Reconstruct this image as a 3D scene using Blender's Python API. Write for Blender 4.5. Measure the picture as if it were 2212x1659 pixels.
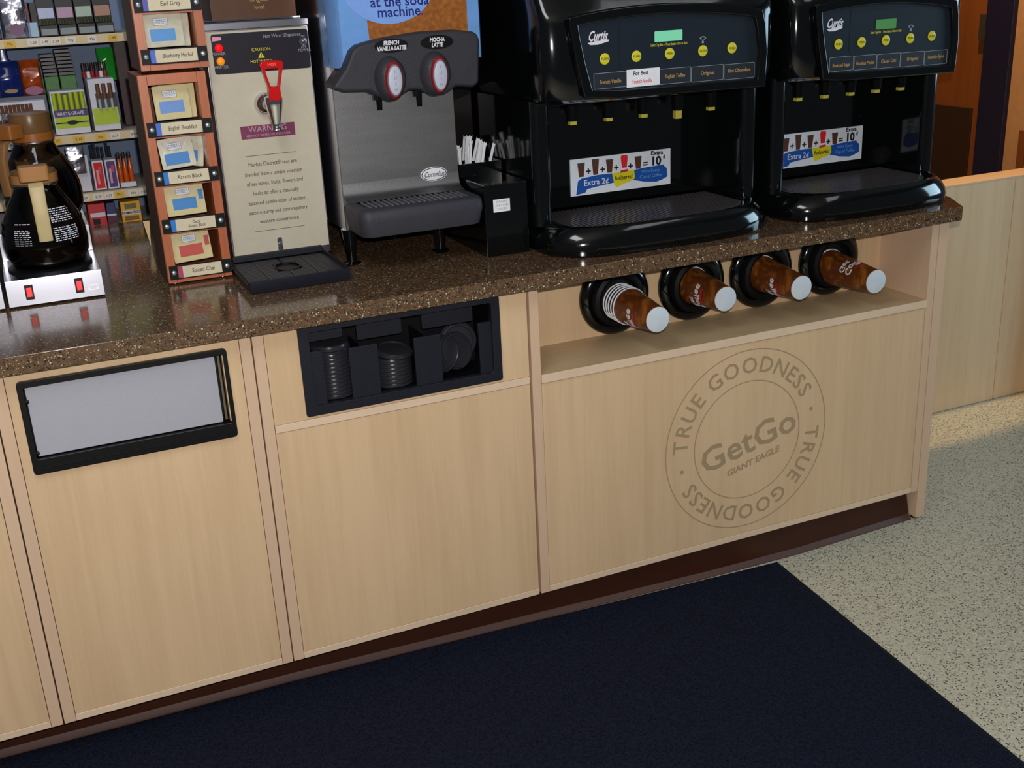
import bpy, math, random
from mathutils import Vector, Matrix, Quaternion
random.seed(7)
for o in list(bpy.data.objects): bpy.data.objects.remove(o, do_unlink=True)
SC = bpy.context.scene
COL = SC.collection
V = Vector
PI = math.pi

# ------------------------------------------------------------------ camera
yaw, pitch, roll = 0.3984, 0.3489, -0.0505
fw = V((math.sin(yaw)*math.cos(pitch), math.cos(yaw)*math.cos(pitch), -math.sin(pitch)))
rt = fw.cross(V((0, 0, 1))).normalized(); up = rt.cross(fw)
r2 = rt*math.cos(roll)+up*math.sin(roll); u2 = up*math.cos(roll)-rt*math.sin(roll)
cam = bpy.data.cameras.new('camera'); cam.sensor_width = 36; cam.lens = 2421.03/2212*36
cam.clip_start = 0.05; cam.clip_end = 60
camo = bpy.data.objects.new('camera', cam); COL.objects.link(camo)
M = Matrix((r2, u2, -fw)).transposed().to_4x4(); M.translation = V((-0.0738, -2.2186, 1.5316))
camo.matrix_world = M
SC.camera = camo

# ------------------------------------------------------------------ world, lights, exposure
SC.view_settings.view_transform = 'Standard'; SC.view_settings.look = 'None'
SC.view_settings.gamma = 1; SC.view_settings.use_curve_mapping = False
SC.view_settings.exposure = 0.0
w = bpy.data.worlds.new('world'); SC.world = w; w.use_nodes = True
w.node_tree.nodes['Background'].inputs[0].default_value = (0.62, 0.72, 0.85, 1)
w.node_tree.nodes['Background'].inputs[1].default_value = 0.085

def light(name, kind, loc, power, color, size=0.1, target=None, size_y=None, **kw):
    l = bpy.data.lights.new(name, kind); l.energy = power; l.color = color
    if kind == 'AREA':
        l.size = size
        if size_y: l.shape = 'RECTANGLE'; l.size_y = size_y
    else: l.shadow_soft_size = size
    for k, v in kw.items(): setattr(l, k, v)
    o = bpy.data.objects.new(name, l); COL.objects.link(o); o.location = loc
    if target is not None:
        o.rotation_euler = (V(target)-V(loc)).to_track_quat('-Z', 'Y').to_euler()
    return o
# the camera's own flash, just above the lens
light('camera_flash', 'POINT', (-0.04, -2.21, 1.60), 141, (1.0, 0.96, 0.93), 0.012)
# ceiling fluorescents of the shop
light('ceiling_light', 'AREA', (-0.3, -1.3, 2.75), 18, (0.92, 0.97, 1.0), 0.6, (-0.3, -1.3, 0), 1.2)
light('ceiling_light', 'AREA', (2.3, -1.6, 2.75), 5, (0.92, 0.97, 1.0), 0.6, (2.3, -1.6, 0), 1.2)
# daylight through the shop window behind the camera
light('window_light', 'AREA', (5.2, -0.9, 1.55), 44, (0.55, 0.82, 1.0), 1.5, (1.4, 0, 1.1), 1.3)
light('display_light', 'AREA', (-0.1, 0.95, 1.95), 1.6, (0.75, 0.85, 1.0), 0.6, (0.0, 1.3, 1.2), 0.15)
light('warm_downlight', 'SPOT', (2.65, 0.62, 2.7), 135, (1.0, 0.64, 0.28), 0.03, (2.65, 2.73, 0),
      spot_size=math.radians(88), spot_blend=0.05)

# ------------------------------------------------------------------ materials
def lin(c):
    return tuple(((x/255)/12.92 if x/255 <= 0.04045 else ((x/255+0.055)/1.055)**2.4) for x in c)
def hexl(r, g, b): return lin((r, g, b))+(1,)
MATS = {}
def mat(name, rgb, rough=0.5, metal=0.0, noise=None, bump=None, emit=None, coat=0.0, alpha=None, trans=0.0, spec=0.35, ior=1.5):
    """noise=(scale xyz, amount, detail): brightness variation; bump=(scale, strength)"""
    if name in MATS: return MATS[name]
    m = bpy.data.materials.new(name); m.use_nodes = True; n = m.node_tree.nodes; l = m.node_tree.links
    b = n['Principled BSDF']
    b.inputs['Base Color'].default_value = hexl(*rgb); b.inputs['Roughness'].default_value = rough
    b.inputs['Metallic'].default_value = metal; b.inputs['Coat Weight'].default_value = coat
    b.inputs['Specular IOR Level'].default_value = spec
    b.inputs['Transmission Weight'].default_value = trans; b.inputs['IOR'].default_value = ior
    tc = n.new('ShaderNodeTexCoord')
    if noise is None: noise = ((40, 40, 40), 0.06, 3)
    if noise:
        mp = n.new('ShaderNodeMapping'); mp.inputs['Scale'].default_value = noise[0]
        nz = n.new('ShaderNodeTexNoise'); nz.inputs['Scale'].default_value = 1; nz.inputs['Detail'].default_value = noise[2]
        l.new(tc.outputs['Object'], mp.inputs[0]); l.new(mp.outputs[0], nz.inputs['Vector'])
        mr = n.new('ShaderNodeMapRange'); mr.inputs[1].default_value = 0.25; mr.inputs[2].default_value = 0.75
        mr.inputs[3].default_value = 1-noise[1]; mr.inputs[4].default_value = 1+noise[1]
        l.new(nz.outputs[0], mr.inputs[0])
        mx = n.new('ShaderNodeMix'); mx.data_type = 'RGBA'; mx.blend_type = 'MULTIPLY'; mx.inputs[0].default_value = 1
        mx.inputs[6].default_value = hexl(*rgb); l.new(mr.outputs[0], mx.inputs[7]); l.new(mx.outputs[2], b.inputs['Base Color'])
    if bump:
        nb = n.new('ShaderNodeTexNoise'); nb.inputs['Scale'].default_value = bump[0]; nb.inputs['Detail'].default_value = 2
        l.new(tc.outputs['Object'], nb.inputs['Vector'])
        bp = n.new('ShaderNodeBump'); bp.inputs['Strength'].default_value = bump[1]; bp.inputs['Distance'].default_value = 0.002
        l.new(nb.outputs[0], bp.inputs['Height']); l.new(bp.outputs[0], b.inputs['Normal'])
    if emit:
        b.inputs['Emission Color'].default_value = hexl(*emit[0]); b.inputs['Emission Strength'].default_value = emit[1]
    MATS[name] = m
    return m

def speckle(name, base, specks, rough, bumpy=False, coat=0.0, base2=None, spec=0.5):
    """specks: list of (voronoi scale, threshold, rgb)"""
    m = bpy.data.materials.new(name); m.use_nodes = True; n = m.node_tree.nodes; l = m.node_tree.links
    b = n['Principled BSDF']; b.inputs['Roughness'].default_value = rough; b.inputs['Coat Weight'].default_value = coat
    b.inputs['Specular IOR Level'].default_value = spec
    tc = n.new('ShaderNodeTexCoord')
    nz = n.new('ShaderNodeTexNoise'); nz.inputs['Scale'].default_value = 90; nz.inputs['Detail'].default_value = 4
    l.new(tc.outputs['Object'], nz.inputs['Vector'])
    cr = n.new('ShaderNodeMix'); cr.data_type = 'RGBA'
    cr.inputs[6].default_value = hexl(*base); cr.inputs[7].default_value = hexl(*(base2 or base))
    mr = n.new('ShaderNodeMapRange'); mr.inputs[1].default_value = 0.35; mr.inputs[2].default_value = 0.65
    l.new(nz.outputs[0], mr.inputs[0]); l.new(mr.outputs[0], cr.inputs[0])
    last = cr.outputs[2]
    for i, (sc, th, rgb) in enumerate(specks):
        mp = n.new('ShaderNodeMapping'); mp.inputs['Location'].default_value = (i*1.7, i*2.3, i*.9)
        l.new(tc.outputs['Object'], mp.inputs[0])
        vo = n.new('ShaderNodeTexVoronoi'); vo.inputs['Scale'].default_value = sc; l.new(mp.outputs[0], vo.inputs['Vector'])
        sep = n.new('ShaderNodeSeparateColor'); l.new(vo.outputs['Color'], sep.inputs[0])
        lt = n.new('ShaderNodeMath'); lt.operation = 'LESS_THAN'; lt.inputs[1].default_value = th; l.new(sep.outputs[0], lt.inputs[0])
        ds = n.new('ShaderNodeMath'); ds.operation = 'LESS_THAN'; ds.inputs[1].default_value = 0.42; l.new(vo.outputs['Distance'], ds.inputs[0])
        mu = n.new('ShaderNodeMath'); mu.operation = 'MULTIPLY'; l.new(lt.outputs[0], mu.inputs[0]); l.new(ds.outputs[0], mu.inputs[1])
        mx = n.new('ShaderNodeMix'); mx.data_type = 'RGBA'; l.new(mu.outputs[0], mx.inputs[0]); l.new(last, mx.inputs[6])
        mx.inputs[7].default_value = hexl(*rgb); last = mx.outputs[2]
    l.new(last, b.inputs['Base Color'])
    return m

def maple_mat(name, rgb, rgb2, grain=(55, 55, 2.2), rough=0.42):
    m = bpy.data.materials.new(name); m.use_nodes = True; n = m.node_tree.nodes; l = m.node_tree.links
    b = n['Principled BSDF']; b.inputs['Roughness'].default_value = rough
    tc = n.new('ShaderNodeTexCoord'); oi = n.new('ShaderNodeObjectInfo')
    ad = n.new('ShaderNodeVectorMath'); l.new(tc.outputs['Object'], ad.inputs[0]); l.new(oi.outputs['Random'], ad.inputs[1])
    fac = None
    for k, (sc, wt, det) in enumerate(((grain, 0.5, 5), ((9, 9, 1.3), 0.55, 3), ((230, 230, 9), 0.25, 2))):
        mp = n.new('ShaderNodeMapping'); mp.inputs['Scale'].default_value = sc; l.new(ad.outputs[0], mp.inputs[0])
        nz = n.new('ShaderNodeTexNoise'); nz.inputs['Scale'].default_value = 1; nz.inputs['Detail'].default_value = det
        nz.inputs['Distortion'].default_value = 0.6
        l.new(mp.outputs[0], nz.inputs['Vector'])
        mu = n.new('ShaderNodeMath'); mu.operation = 'MULTIPLY_ADD'; mu.inputs[1].default_value = wt
        l.new(nz.outputs[0], mu.inputs[0])
        if fac: l.new(fac, mu.inputs[2])
        else: mu.inputs[2].default_value = -0.05
        fac = mu.outputs[0]
    mr = n.new('ShaderNodeMapRange'); mr.inputs[1].default_value = 0.30; mr.inputs[2].default_value = 0.72; l.new(fac, mr.inputs[0])
    mx = n.new('ShaderNodeMix'); mx.data_type = 'RGBA'; l.new(mr.outputs[0], mx.inputs[0])
    mx.inputs[6].default_value = hexl(*rgb2); mx.inputs[7].default_value = hexl(*rgb); l.new(mx.outputs[2], b.inputs['Base Color'])
    return m

MAPLE = maple_mat('maple_laminate', (221, 189, 150), (204, 171, 132))
BAND = maple_mat('maple_edge_band', (216, 184, 154), (208, 176, 146), (90, 90, 4))
BAND_L = maple_mat('light_edge_band', (228, 202, 172), (218, 192, 162), (8, 60, 60))
RECESS = maple_mat('recess_laminate', (202, 174, 136), (188, 160, 120), (3, 50, 50))
REDWOOD = maple_mat('cherry_wood', (190, 108, 68), (162, 86, 52), (120, 120, 12), 0.35)
BROWNWOOD = maple_mat('brown_door_wood', (122, 66, 26), (100, 52, 18), (30, 30, 3), 0.45)
STONE = speckle('speckled_stone', (106, 82, 60), [(300, .20, (34, 28, 26)), (210, .10, (30, 24, 24)), (330, .12, (178, 160, 128)), (240, .05, (190, 196, 170)), (280, .12, (84, 84, 60)), (260, .12, (122, 76, 58))], 0.14, base2=(82, 60, 42), spec=0.5)
TERRAZZO = speckle('flecked_vinyl_floor', (196, 192, 172), [(160, .24, (146, 138, 118)), (200, .16, (76, 74, 74)), (230, .11, (36, 38, 46)), (150, .10, (216, 204, 180))], 0.35, base2=(180, 174, 152))
MATFAB = mat('mat_pile', (16, 20, 36), 0.95, noise=((200, 200, 200), 0.9, 3), bump=(500, 0.8), spec=0.15)
RUBBER = mat('black_rubber', (15, 15, 20), 0.8, spec=0.2)
BROWNBASE = mat('brown_vinyl_base', (62, 32, 20), 0.35, noise=((12, 12, 12), 0.12, 3))
BASELIP_LIT = mat('base_lip_lit', (84, 60, 54), 0.5)  # lip coloured lighter than the base, painting in the light it catches
DARKGAP = mat('dark_gap', (40, 26, 18), 0.8)
STEEL = mat('stainless_steel', (205, 205, 215), 0.22, 1.0, noise=((6, 6, 6), 0.04, 3))
BRUSHED = mat('brushed_steel', (150, 150, 152), 0.42, 1.0, noise=((10, 10, 60), 0.06, 4), bump=(260, 0.08))
CHROME = mat('chrome', (225, 225, 230), 0.07, 1.0, noise=False)
GLOSSBLACK = mat('gloss_black_plastic', (7, 9, 10), 0.11, spec=0.5, coat=0.3, bump=(18, 0.12))
BLACK = mat('satin_black_plastic', (10, 10, 14), 0.5, spec=0.22)
CHARCOAL = mat('charcoal_plastic', (52, 52, 60), 0.55, bump=(420, 0.25))
TRAYBLACK = mat('navy_black_plastic', (26, 28, 38), 0.45, bump=(400, 0.2))
PANELNAVY = mat('control_panel_film', (28, 36, 46), 0.45, spec=0.25)
CREAM = mat('cream_painted_panel', (196, 188, 168), 0.55, noise=((60, 60, 60), 0.03, 2))
TAGCREAM = mat('tag_cream', (212, 200, 172), 0.6)
PURPLEBLK = mat('dark_plum_film', (34, 30, 42), 0.45, spec=0.2)
PLUM = mat('plum_label', (120, 50, 84), 0.5)
INK = mat('black_ink', (20, 20, 22), 0.6, noise=False)
INKBROWN = mat('brown_ink', (64, 52, 44), 0.6, noise=False)
WHITEINK = mat('white_ink', (225, 225, 235), 0.5, noise=False)
GREYINK = mat('grey_ink', (150, 155, 165), 0.5, noise=False)
YELLOWINK = mat('yellow_ink', (215, 205, 60), 0.5, noise=False)
GOLDINK = mat('gold_ink', (176, 140, 84), 0.5, noise=False)
EMBLEM = mat('emblem_ink', (166, 144, 112), 0.5, noise=False)
RED = mat('red_plastic', (205, 24, 26), 0.22)
WHITE = mat('white_paper', (232, 234, 240), 0.6)
CUPWHITE = mat('white_cup_base', (206, 216, 224), 0.5)
BLUEPRINT = mat('blue_print', (30, 84, 170), 0.5)
LBLUE = mat('light_blue_print', (110, 160, 224), 0.35)
LBLUE2 = mat('pale_blue_print', (128, 168, 240), 0.35)
TEABLUE = mat('tea_blue', (52, 128, 196), 0.45)
TEARED = mat('tea_red', (190, 74, 62), 0.45)
TEABAG = mat('tea_packet_paper', (206, 192, 142), 0.45, noise=((50, 50, 50), 0.08, 3))
TEACLEAR = mat('tea_packet_film', (206, 202, 182), 0.22, noise=((50, 50, 50), 0.12, 3), bump=(60, 0.4))
GREYPANEL = mat('grey_flap', (168, 168, 178), 0.5, noise=((200, 200, 200), 0.03, 2))
DARKWALL = mat('dark_brown_partition', (30, 20, 18), 0.5)
SHELFGREY = mat('grey_blue_backing', (112, 128, 156), 0.6)
LCDA = mat('lcd_pale_green', (120, 200, 160), 0.4, emit=((110, 200, 165), 0.35), noise=False)
LCDB = mat('lcd_green', (70, 130, 70), 0.4, emit=((70, 130, 66), 0.25), noise=False)
YBTN = mat('yellow_button', (214, 206, 50), 0.4, noise=False)
YNOZ = mat('yellow_nozzle', (196, 186, 70), 0.4, noise=False)
WOODHANDLE = mat('cream_handle', (196, 176, 128), 0.45)
ORANGEBROWN = mat('amber_brown_plastic', (150, 92, 42), 0.3)
TAN = mat('tan_wall', (176, 128, 84), 0.7)
NAVYFRAME = mat('navy_door_frame', (22, 20, 44), 0.5)
CEILM = mat('ceiling_white', (120, 120, 118), 0.9)
REDLED = mat('red_lamp', (230, 20, 24), 0.25, emit=((255, 10, 20), 0.5), noise=False)
ROCKER = mat('red_rocker', (240, 50, 60), 0.25, emit=((255, 60, 60), 0.55), noise=False)
AMBLED = mat('amber_lamp', (230, 140, 30), 0.25, emit=((255, 150, 20), 0.35), noise=False)

def glass_mat():
    m = bpy.data.materials.new('amber_glass'); m.use_nodes = True; b = m.node_tree.nodes['Principled BSDF']
    b.inputs['Base Color'].default_value = hexl(176, 140, 100); b.inputs['Roughness'].default_value = 0.03
    b.inputs['Transmission Weight'].default_value = 1; b.inputs['IOR'].default_value = 1.45
    return m
GLASS = glass_mat()
COFFEE = mat('black_coffee', (14, 6, 5), 0.1, noise=False)
def cup_mat():
    m = bpy.data.materials.new('coffee_cup_print'); m.use_nodes = True; n = m.node_tree.nodes; l = m.node_tree.links
    b = n['Principled BSDF']; b.inputs['Roughness'].default_value = 0.3
    tc = n.new('ShaderNodeTexCoord'); nz = n.new('ShaderNodeTexNoise'); nz.inputs['Scale'].default_value = 13
    nz.inputs['Detail'].default_value = 2; nz.inputs['Distortion'].default_value = 3
    l.new(tc.outputs['Object'], nz.inputs['Vector'])
    mr = n.new('ShaderNodeMapRange'); mr.inputs[1].default_value = 0.45; mr.inputs[2].default_value = 0.68; l.new(nz.outputs[0], mr.inputs[0])
    mx = n.new('ShaderNodeMix'); mx.data_type = 'RGBA'; l.new(mr.outputs[0], mx.inputs[0])
    mx.inputs[6].default_value = hexl(96, 48, 20); mx.inputs[7].default_value = hexl(150, 90, 32); l.new(mx.outputs[2], b.inputs['Base Color'])
    return m
CUP = cup_mat()
def soda_mat():
    m = bpy.data.materials.new('soda_print'); m.use_nodes = True; n = m.node_tree.nodes; l = m.node_tree.links
    b = n['Principled BSDF']; b.inputs['Roughness'].default_value = 0.35
    tc = n.new('ShaderNodeTexCoord'); nz = n.new('ShaderNodeTexNoise'); nz.inputs['Scale'].default_value = 90
    l.new(tc.outputs['Object'], nz.inputs['Vector'])
    mr = n.new('ShaderNodeMapRange'); mr.inputs[1].default_value = 0.4; mr.inputs[2].default_value = 0.75; l.new(nz.outputs[0], mr.inputs[0])
    mx = n.new('ShaderNodeMix'); mx.data_type = 'RGBA'; l.new(mr.outputs[0], mx.inputs[0])
    mx.inputs[6].default_value = hexl(142, 84, 34); mx.inputs[7].default_value = hexl(178, 112, 50); l.new(mx.outputs[2], b.inputs['Base Color'])
    return m
SODA = soda_mat()

# ------------------------------------------------------------------ geometry helpers
class Fr:
    def __init__(s, O, R=(1, 0, 0), U=(0, 0, 1)):
        s.O = V(O); s.R = V(R).normalized(); s.U = V(U).normalized(); s.N = s.R.cross(s.U)
    def p(s, a, b, c=0): return s.O+s.R*a+s.U*b+s.N*c
def front(y, x=0, z=0): return Fr((x, y, z))           # +c comes out towards the shopper (-Y)
TOP = Fr((0, 0, 0), (1, 0, 0), (0, 1, 0))              # horizontal plan frame, +c is up

class MB:
    def __init__(s): s.v = []; s.f = []
    def add(s, vs, fs):
        k = len(s.v); s.v += [V(x) for x in vs]; s.f += [tuple(i+k for i in f) for f in fs]; return s
    def fbox(s, fr, a0, a1, b0, b1, c0, c1):
        vs = [fr.p(a, b, c) for c in (c0, c1) for b in (b0, b1) for a in (a0, a1)]
        return s.add(vs, [(0, 2, 3, 1), (4, 5, 7, 6), (0, 1, 5, 4), (2, 6, 7, 3), (0, 4, 6, 2), (1, 3, 7, 5)])
    def box(s, x0, x1, y0, y1, z0, z1):
        return s.fbox(TOP, x0, x1, y0, y1, z0, z1)
    def prism(s, fr, pts, c0, c1):
        n = len(pts); vs = [fr.p(a, b, c0) for a, b in pts]+[fr.p(a, b, c1) for a, b in pts]
        fs = [tuple(range(n))[::-1], tuple(range(n, 2*n))]+[(i, (i+1) % n, (i+1) % n+n, i+n) for i in range(n)]
        return s.add(vs, fs)
    def ring(s, fr, outer, inner, c0, c1):
        n = len(outer); vs = []
        for c in (c0, c1):
            for P in (outer, inner): vs += [fr.p(a, b, c) for a, b in P]
        fs = []
        for i in range(n):
            j = (i+1) % n
            fs += [(2*n+i, 2*n+j, 3*n+j, 3*n+i), (i, n+i, n+j, j), (i, j, 2*n+j, 2*n+i), (n+i, 3*n+i, 3*n+j, n+j)]
        return s.add(vs, fs)
    def loft(s, loops, cap0=True, cap1=True):
        n = len(loops[0]); vs = [p for L in loops for p in L]; fs = []
        for k in range(len(loops)-1):
            for i in range(n):
                j = (i+1) % n; fs.append((k*n+i, k*n+j, (k+1)*n+j, (k+1)*n+i))
        if cap0: fs.append(tuple(range(n))[::-1])
        if cap1: fs.append(tuple((len(loops)-1)*n+i for i in range(n)))
        return s.add(vs, fs)
    def lathe(s, fr, prof, n=32, sx=1, sy=1, cap0=True, cap1=True):
        """profile (r, c) along frame normal"""
        return s.loft([[fr.p(sx*r*math.cos(2*PI*i/n), sy*r*math.sin(2*PI*i/n), c) for i in range(n)] for r, c in prof], cap0, cap1)
    def tube(s, p0, p1, r0, r1=None, n=12):
        p0 = V(p0); p1 = V(p1); r1 = r0 if r1 is None else r1
        N = (p1-p0).normalized(); R = N.orthogonal().normalized(); U = N.cross(R)
        return s.loft([[p+R*r*math.cos(2*PI*i/n)+U*r*math.sin(2*PI*i/n) for i in range(n)] for p, r in ((p0, r0), (p1, r1))])
    def path(s, pts, r, n=10):
        pts = [V(p) for p in pts]; loops = []
        for k, p in enumerate(pts):
            d = (pts[min(k+1, len(pts)-1)]-pts[max(k-1, 0)]).normalized()
            R = d.cross(V((0.3, 0.2, 1)).normalized()).normalized(); U = d.cross(R)
            rr = r[k] if isinstance(r, (list, tuple)) else r
            loops.append([p+R*rr*math.cos(2*PI*i/n)+U*rr*math.sin(2*PI*i/n) for i in range(n)])
        return s.loft(loops)
    def text(s, fr, body, size, a=0, b=0, align='CENTER', ext=0.0002, bold=0.0, shear=0.0, sx=1.0, line=1.0, c=0.0, rot=0.0):
        vs, fs = text_geo(body, size, align, ext, bold, shear, line)
        ca, sa = math.cos(rot), math.sin(rot)
        return s.add([fr.p(a+(x*sx*ca-y*sa), b+(x*sx*sa+y*ca), c+z+ext) for x, y, z in vs], fs)

_tc = {}
def text_geo(body, size, align, ext, bold, shear, line):
    key = (body, size, align, ext, bold, shear, line)
    if key in _tc: return _tc[key]
    cu = bpy.data.curves.new('t', 'FONT'); cu.body = body; cu.size = size; cu.align_x = align; cu.align_y = 'CENTER'
    cu.extrude = ext; cu.offset = bold; cu.shear = shear; cu.resolution_u = 2; cu.space_line = line
    o = bpy.data.objects.new('t', cu); COL.objects.link(o)
    me = bpy.data.meshes.new_from_object(o.evaluated_get(bpy.context.evaluated_depsgraph_get()))
    r = ([tuple(v.co) for v in me.vertices], [tuple(p.vertices) for p in me.polygons])
    bpy.data.objects.remove(o); bpy.data.curves.remove(cu); bpy.data.meshes.remove(me)
    _tc[key] = r
    return r

def rrect(a0, a1, b0, b1, r, n=5):
    pts = []
    for cx, cy, t0 in ((a1-r, b1-r, 0), (a0+r, b1-r, 1), (a0+r, b0+r, 2), (a1-r, b0+r, 3)):
        for k in range(n+1):
            t = (t0+k/n)*PI/2; pts.append((cx+r*math.cos(t), cy+r*math.sin(t)))
    return pts
def ell(a, b, ra, rb, n=32): return [(a+ra*math.cos(2*PI*i/n), b+rb*math.sin(2*PI*i/n)) for i in range(n)]

def origin(o):
    p = V((0, 0, 0))
    while o: p += o.location; o = o.parent
    return p
def part(name, mb, m, parent=None, bevel=0.0, label=None, loc=None, seg=2, smooth=True, kind=None):
    O = origin(parent) if parent else V(loc or (0, 0, 0))
    me = bpy.data.meshes.new(name)
    me.from_pydata([tuple(v-O) for v in mb.v], [], mb.f); me.materials.append(m)
    if smooth:
        for p in me.polygons: p.use_smooth = True
        me.set_sharp_from_angle(angle=math.radians(38))
    me.update()
    o = bpy.data.objects.new(name, me); COL.objects.link(o)
    if parent: o.parent = parent
    else: o.location = O
    if bevel:
        b = o.modifiers.new('bevel', 'BEVEL'); b.width = bevel; b.segments = seg; b.limit_method = 'ANGLE'; b.angle_limit = math.radians(40)
        b.harden_normals = True
    if label: o['label'] = label
    if kind: o['kind'] = kind
    return o
def tag(o, label, cat, group=None):
    o['label'] = label; o['category'] = cat
    if group: o['group'] = group
    return o
def thing(name, label, cat, loc, group=None):
    o = bpy.data.objects.new(name, None); o.empty_display_size = 0.05; COL.objects.link(o); o.location = loc
    return tag(o, label, cat, group)
def struct(name, mb, m, **kw):
    o = part(name, mb, m, **kw); o['kind'] = 'structure'; return o
def copy_tree(o, parent=None):
    c = o.copy(); COL.objects.link(c); c.parent = parent
    for ch in o.children: copy_tree(ch, c)
    return c

ORD = 'first second third fourth fifth sixth seventh eighth ninth tenth eleventh twelfth thirteenth fourteenth fifteenth sixteenth seventeenth eighteenth nineteenth twentieth'.split()
# ------------------------------------------------------------------ room
struct('floor', MB().box(-3, 6, -4, 4, -0.03, 0), TERRAZZO)
struct('ceiling', MB().box(-3, 6, -4, 4, 2.9, 2.95), CEILM)
struct('wall_back', MB().box(-3, 3.3, 3.9, 4.0, 0, 2.9), TAN)
wr = struct('wall_right', MB().box(3.2, 3.3, 0.5, 0.842, 0, 2.9).box(3.2, 3.3, 2.2, 3.9, 0, 2.9), TAN)
part('wall_trim', MB().box(3.192, 3.2, 0.745, 0.775, 0.5, 0.93), BROWNWOOD, wr)
dr = struct('door_1', MB().box(3.215, 3.25, 0.97, 2.2, 0.01, 2.2), BROWNWOOD)
part('dark_panel', MB().box(3.208, 3.216, 1.02, 1.80, 0.3, 0.985), mat('dark_inset', (44, 24, 10), 0.6), dr, 0.002)
part('door_frame', MB().box(3.18, 3.3, 0.842, 0.965, 0, 2.3), NAVYFRAME, dr, 0.003)
for z in (1.23, 0.62):
    h = part('hinge', MB().box(3.196, 3.214, 0.945, 1.01, z, z+0.09), mat('hinge_metal', (110, 104, 96), 0.45, 0.9), dr, 0.001)
    part('hinge_pin', MB().tube((3.193, 0.962, z-0.003), (3.193, 0.962, z+0.093), 0.005), STEEL, h)
struct('wall_partition', MB().box(0.34, 2.24, 0.96, 1.0, 0.9145, 2.3), DARKWALL)
BL = ((-1.62, .102), (-.35, .080), (.3, .064), (.8, .038), (1.4, .004), (1.7, -.004), (2.094, .010))
def base_loft(prof):
    # the vinyl base runs slightly unevenly under the fronts
    return MB().loft([[V((x, y+dy, z)) for dy, z in prof] for x, y in BL])
bb = struct('baseboard_front', base_loft([(.012, 0.0), (.012, .014), (.030, 0.0928), (0.045, 0.0928), (0.045, 0.0)]), BROWNBASE)
part('cove_lip', base_loft([(0, 0.0), (0, 0.003), (.004, 0.006), (.0118, 0.0145), (.0118, 0.0)]), BASELIP_LIT, bb)

# right-hand low counter wall
lc = thing('low_counter_wall', 'pale maple panelled low wall behind the right end of the coffee counter', 'counter', (2.8, 0.62, 0))
part('panel', MB().box(2.36, 3.005, 0.597, 0.68, 0.001, 0.808), MAPLE, lc, 0.0015)
part('panel', MB().box(3.0075, 3.198, 0.597, 0.68, 0.001, 0.808), MAPLE, lc, 0.0015)
part('cap_rail', MB().box(2.35, 3.198, 0.593, 0.69, 0.808, 0.813), BAND, lc)

# ------------------------------------------------------------------ floor mat
mt = thing('floor_mat', 'large navy black carpet mat with rubber border in front of the counter', 'mat', (0.3, -0.6, 0))
outer = [(1.607, -0.016), (1.49, -1.75), (-1.3, -1.65), (-1.2, 0.092), (-.35, .0745), (.3, .0585), (.8, .0325), (1.4, -.004)]
inner = [(1.596, -0.024), (1.482, -1.74), (-1.28, -1.64), (-1.18, 0.084), (-.35, .0665), (.3, .0505), (.8, .0245), (1.4, -.012)]
vs = [(x, y, 0.001) for x, y in outer]+[(x, y, 0.004) for x, y in outer]+[(x, y, 0.0065) for x, y in inner]+[(x, y, 0.001) for x, y in inner]
part('rubber_border', MB().add(vs, [(i, (i+1) % 8, 8+(i+1) % 8, 8+i) for i in range(8)]+[(8+i, 8+(i+1) % 8, 16+(i+1) % 8, 16+i) for i in range(8)]), RUBBER, mt)
part('carpet_pile', MB().prism(TOP, inner, 0.001, 0.0085), MATFAB, mt, 0.003)

# ------------------------------------------------------------------ base cabinets
xa, xb, xc, xd, xe = -0.2036, 0.2888, 0.9098, 2.1014, 2.1307
ZB, ZT, YB = 0.0935, 0.8765, 1.15
ST = 0.0245
def cabinet(x0, x1, label, left=True, right=True, doors=None):
    t = thing('base_cabinet', label, 'cabinet', ((x0+x1)/2, 0.5, ZB))
    g = 0.0014
    if left: part('side_panel', MB().box(x0+g, x0+ST, 0.0, YB, ZB, ZT), BAND, t, 0.0008)
    if right: part('side_panel', MB().box(x1-ST, x1-g, 0.0, YB, ZB, ZT), BAND, t, 0.0008)
    a = x0+(ST if left else g); b = x1-(ST if right else g)
    part('bottom_rail', MB().box(a+.0006, b-.0006, 0.0, YB, ZB, ZB+0.0155), BAND_L, t, 0.0008)
    part('carcass_back', MB().box(a+.001, b-.001, 0.30 if doors == 'cups' else 0.14, 0.32 if doors == 'cups' else 0.16, ZB+0.017, ZT-.001), DARKGAP, t)
    return t, a+0.0012, b-0.0012
c0, a, b = cabinet(-0.83, xa, 'maple cabinet cut off by the left edge, only its door edge visible')
part('door', MB().box(a, b, 0.0015, 0.02, ZB+0.0165, ZT-.001), MAPLE, c0, 0.0006)

c1, a, b = cabinet(xa, xb, 'maple cabinet with a black framed grey disposal flap in its door')
fx0, fx1, fz0, fz1 = -0.1597, 0.2362, 0.6615, 0.8534
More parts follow.
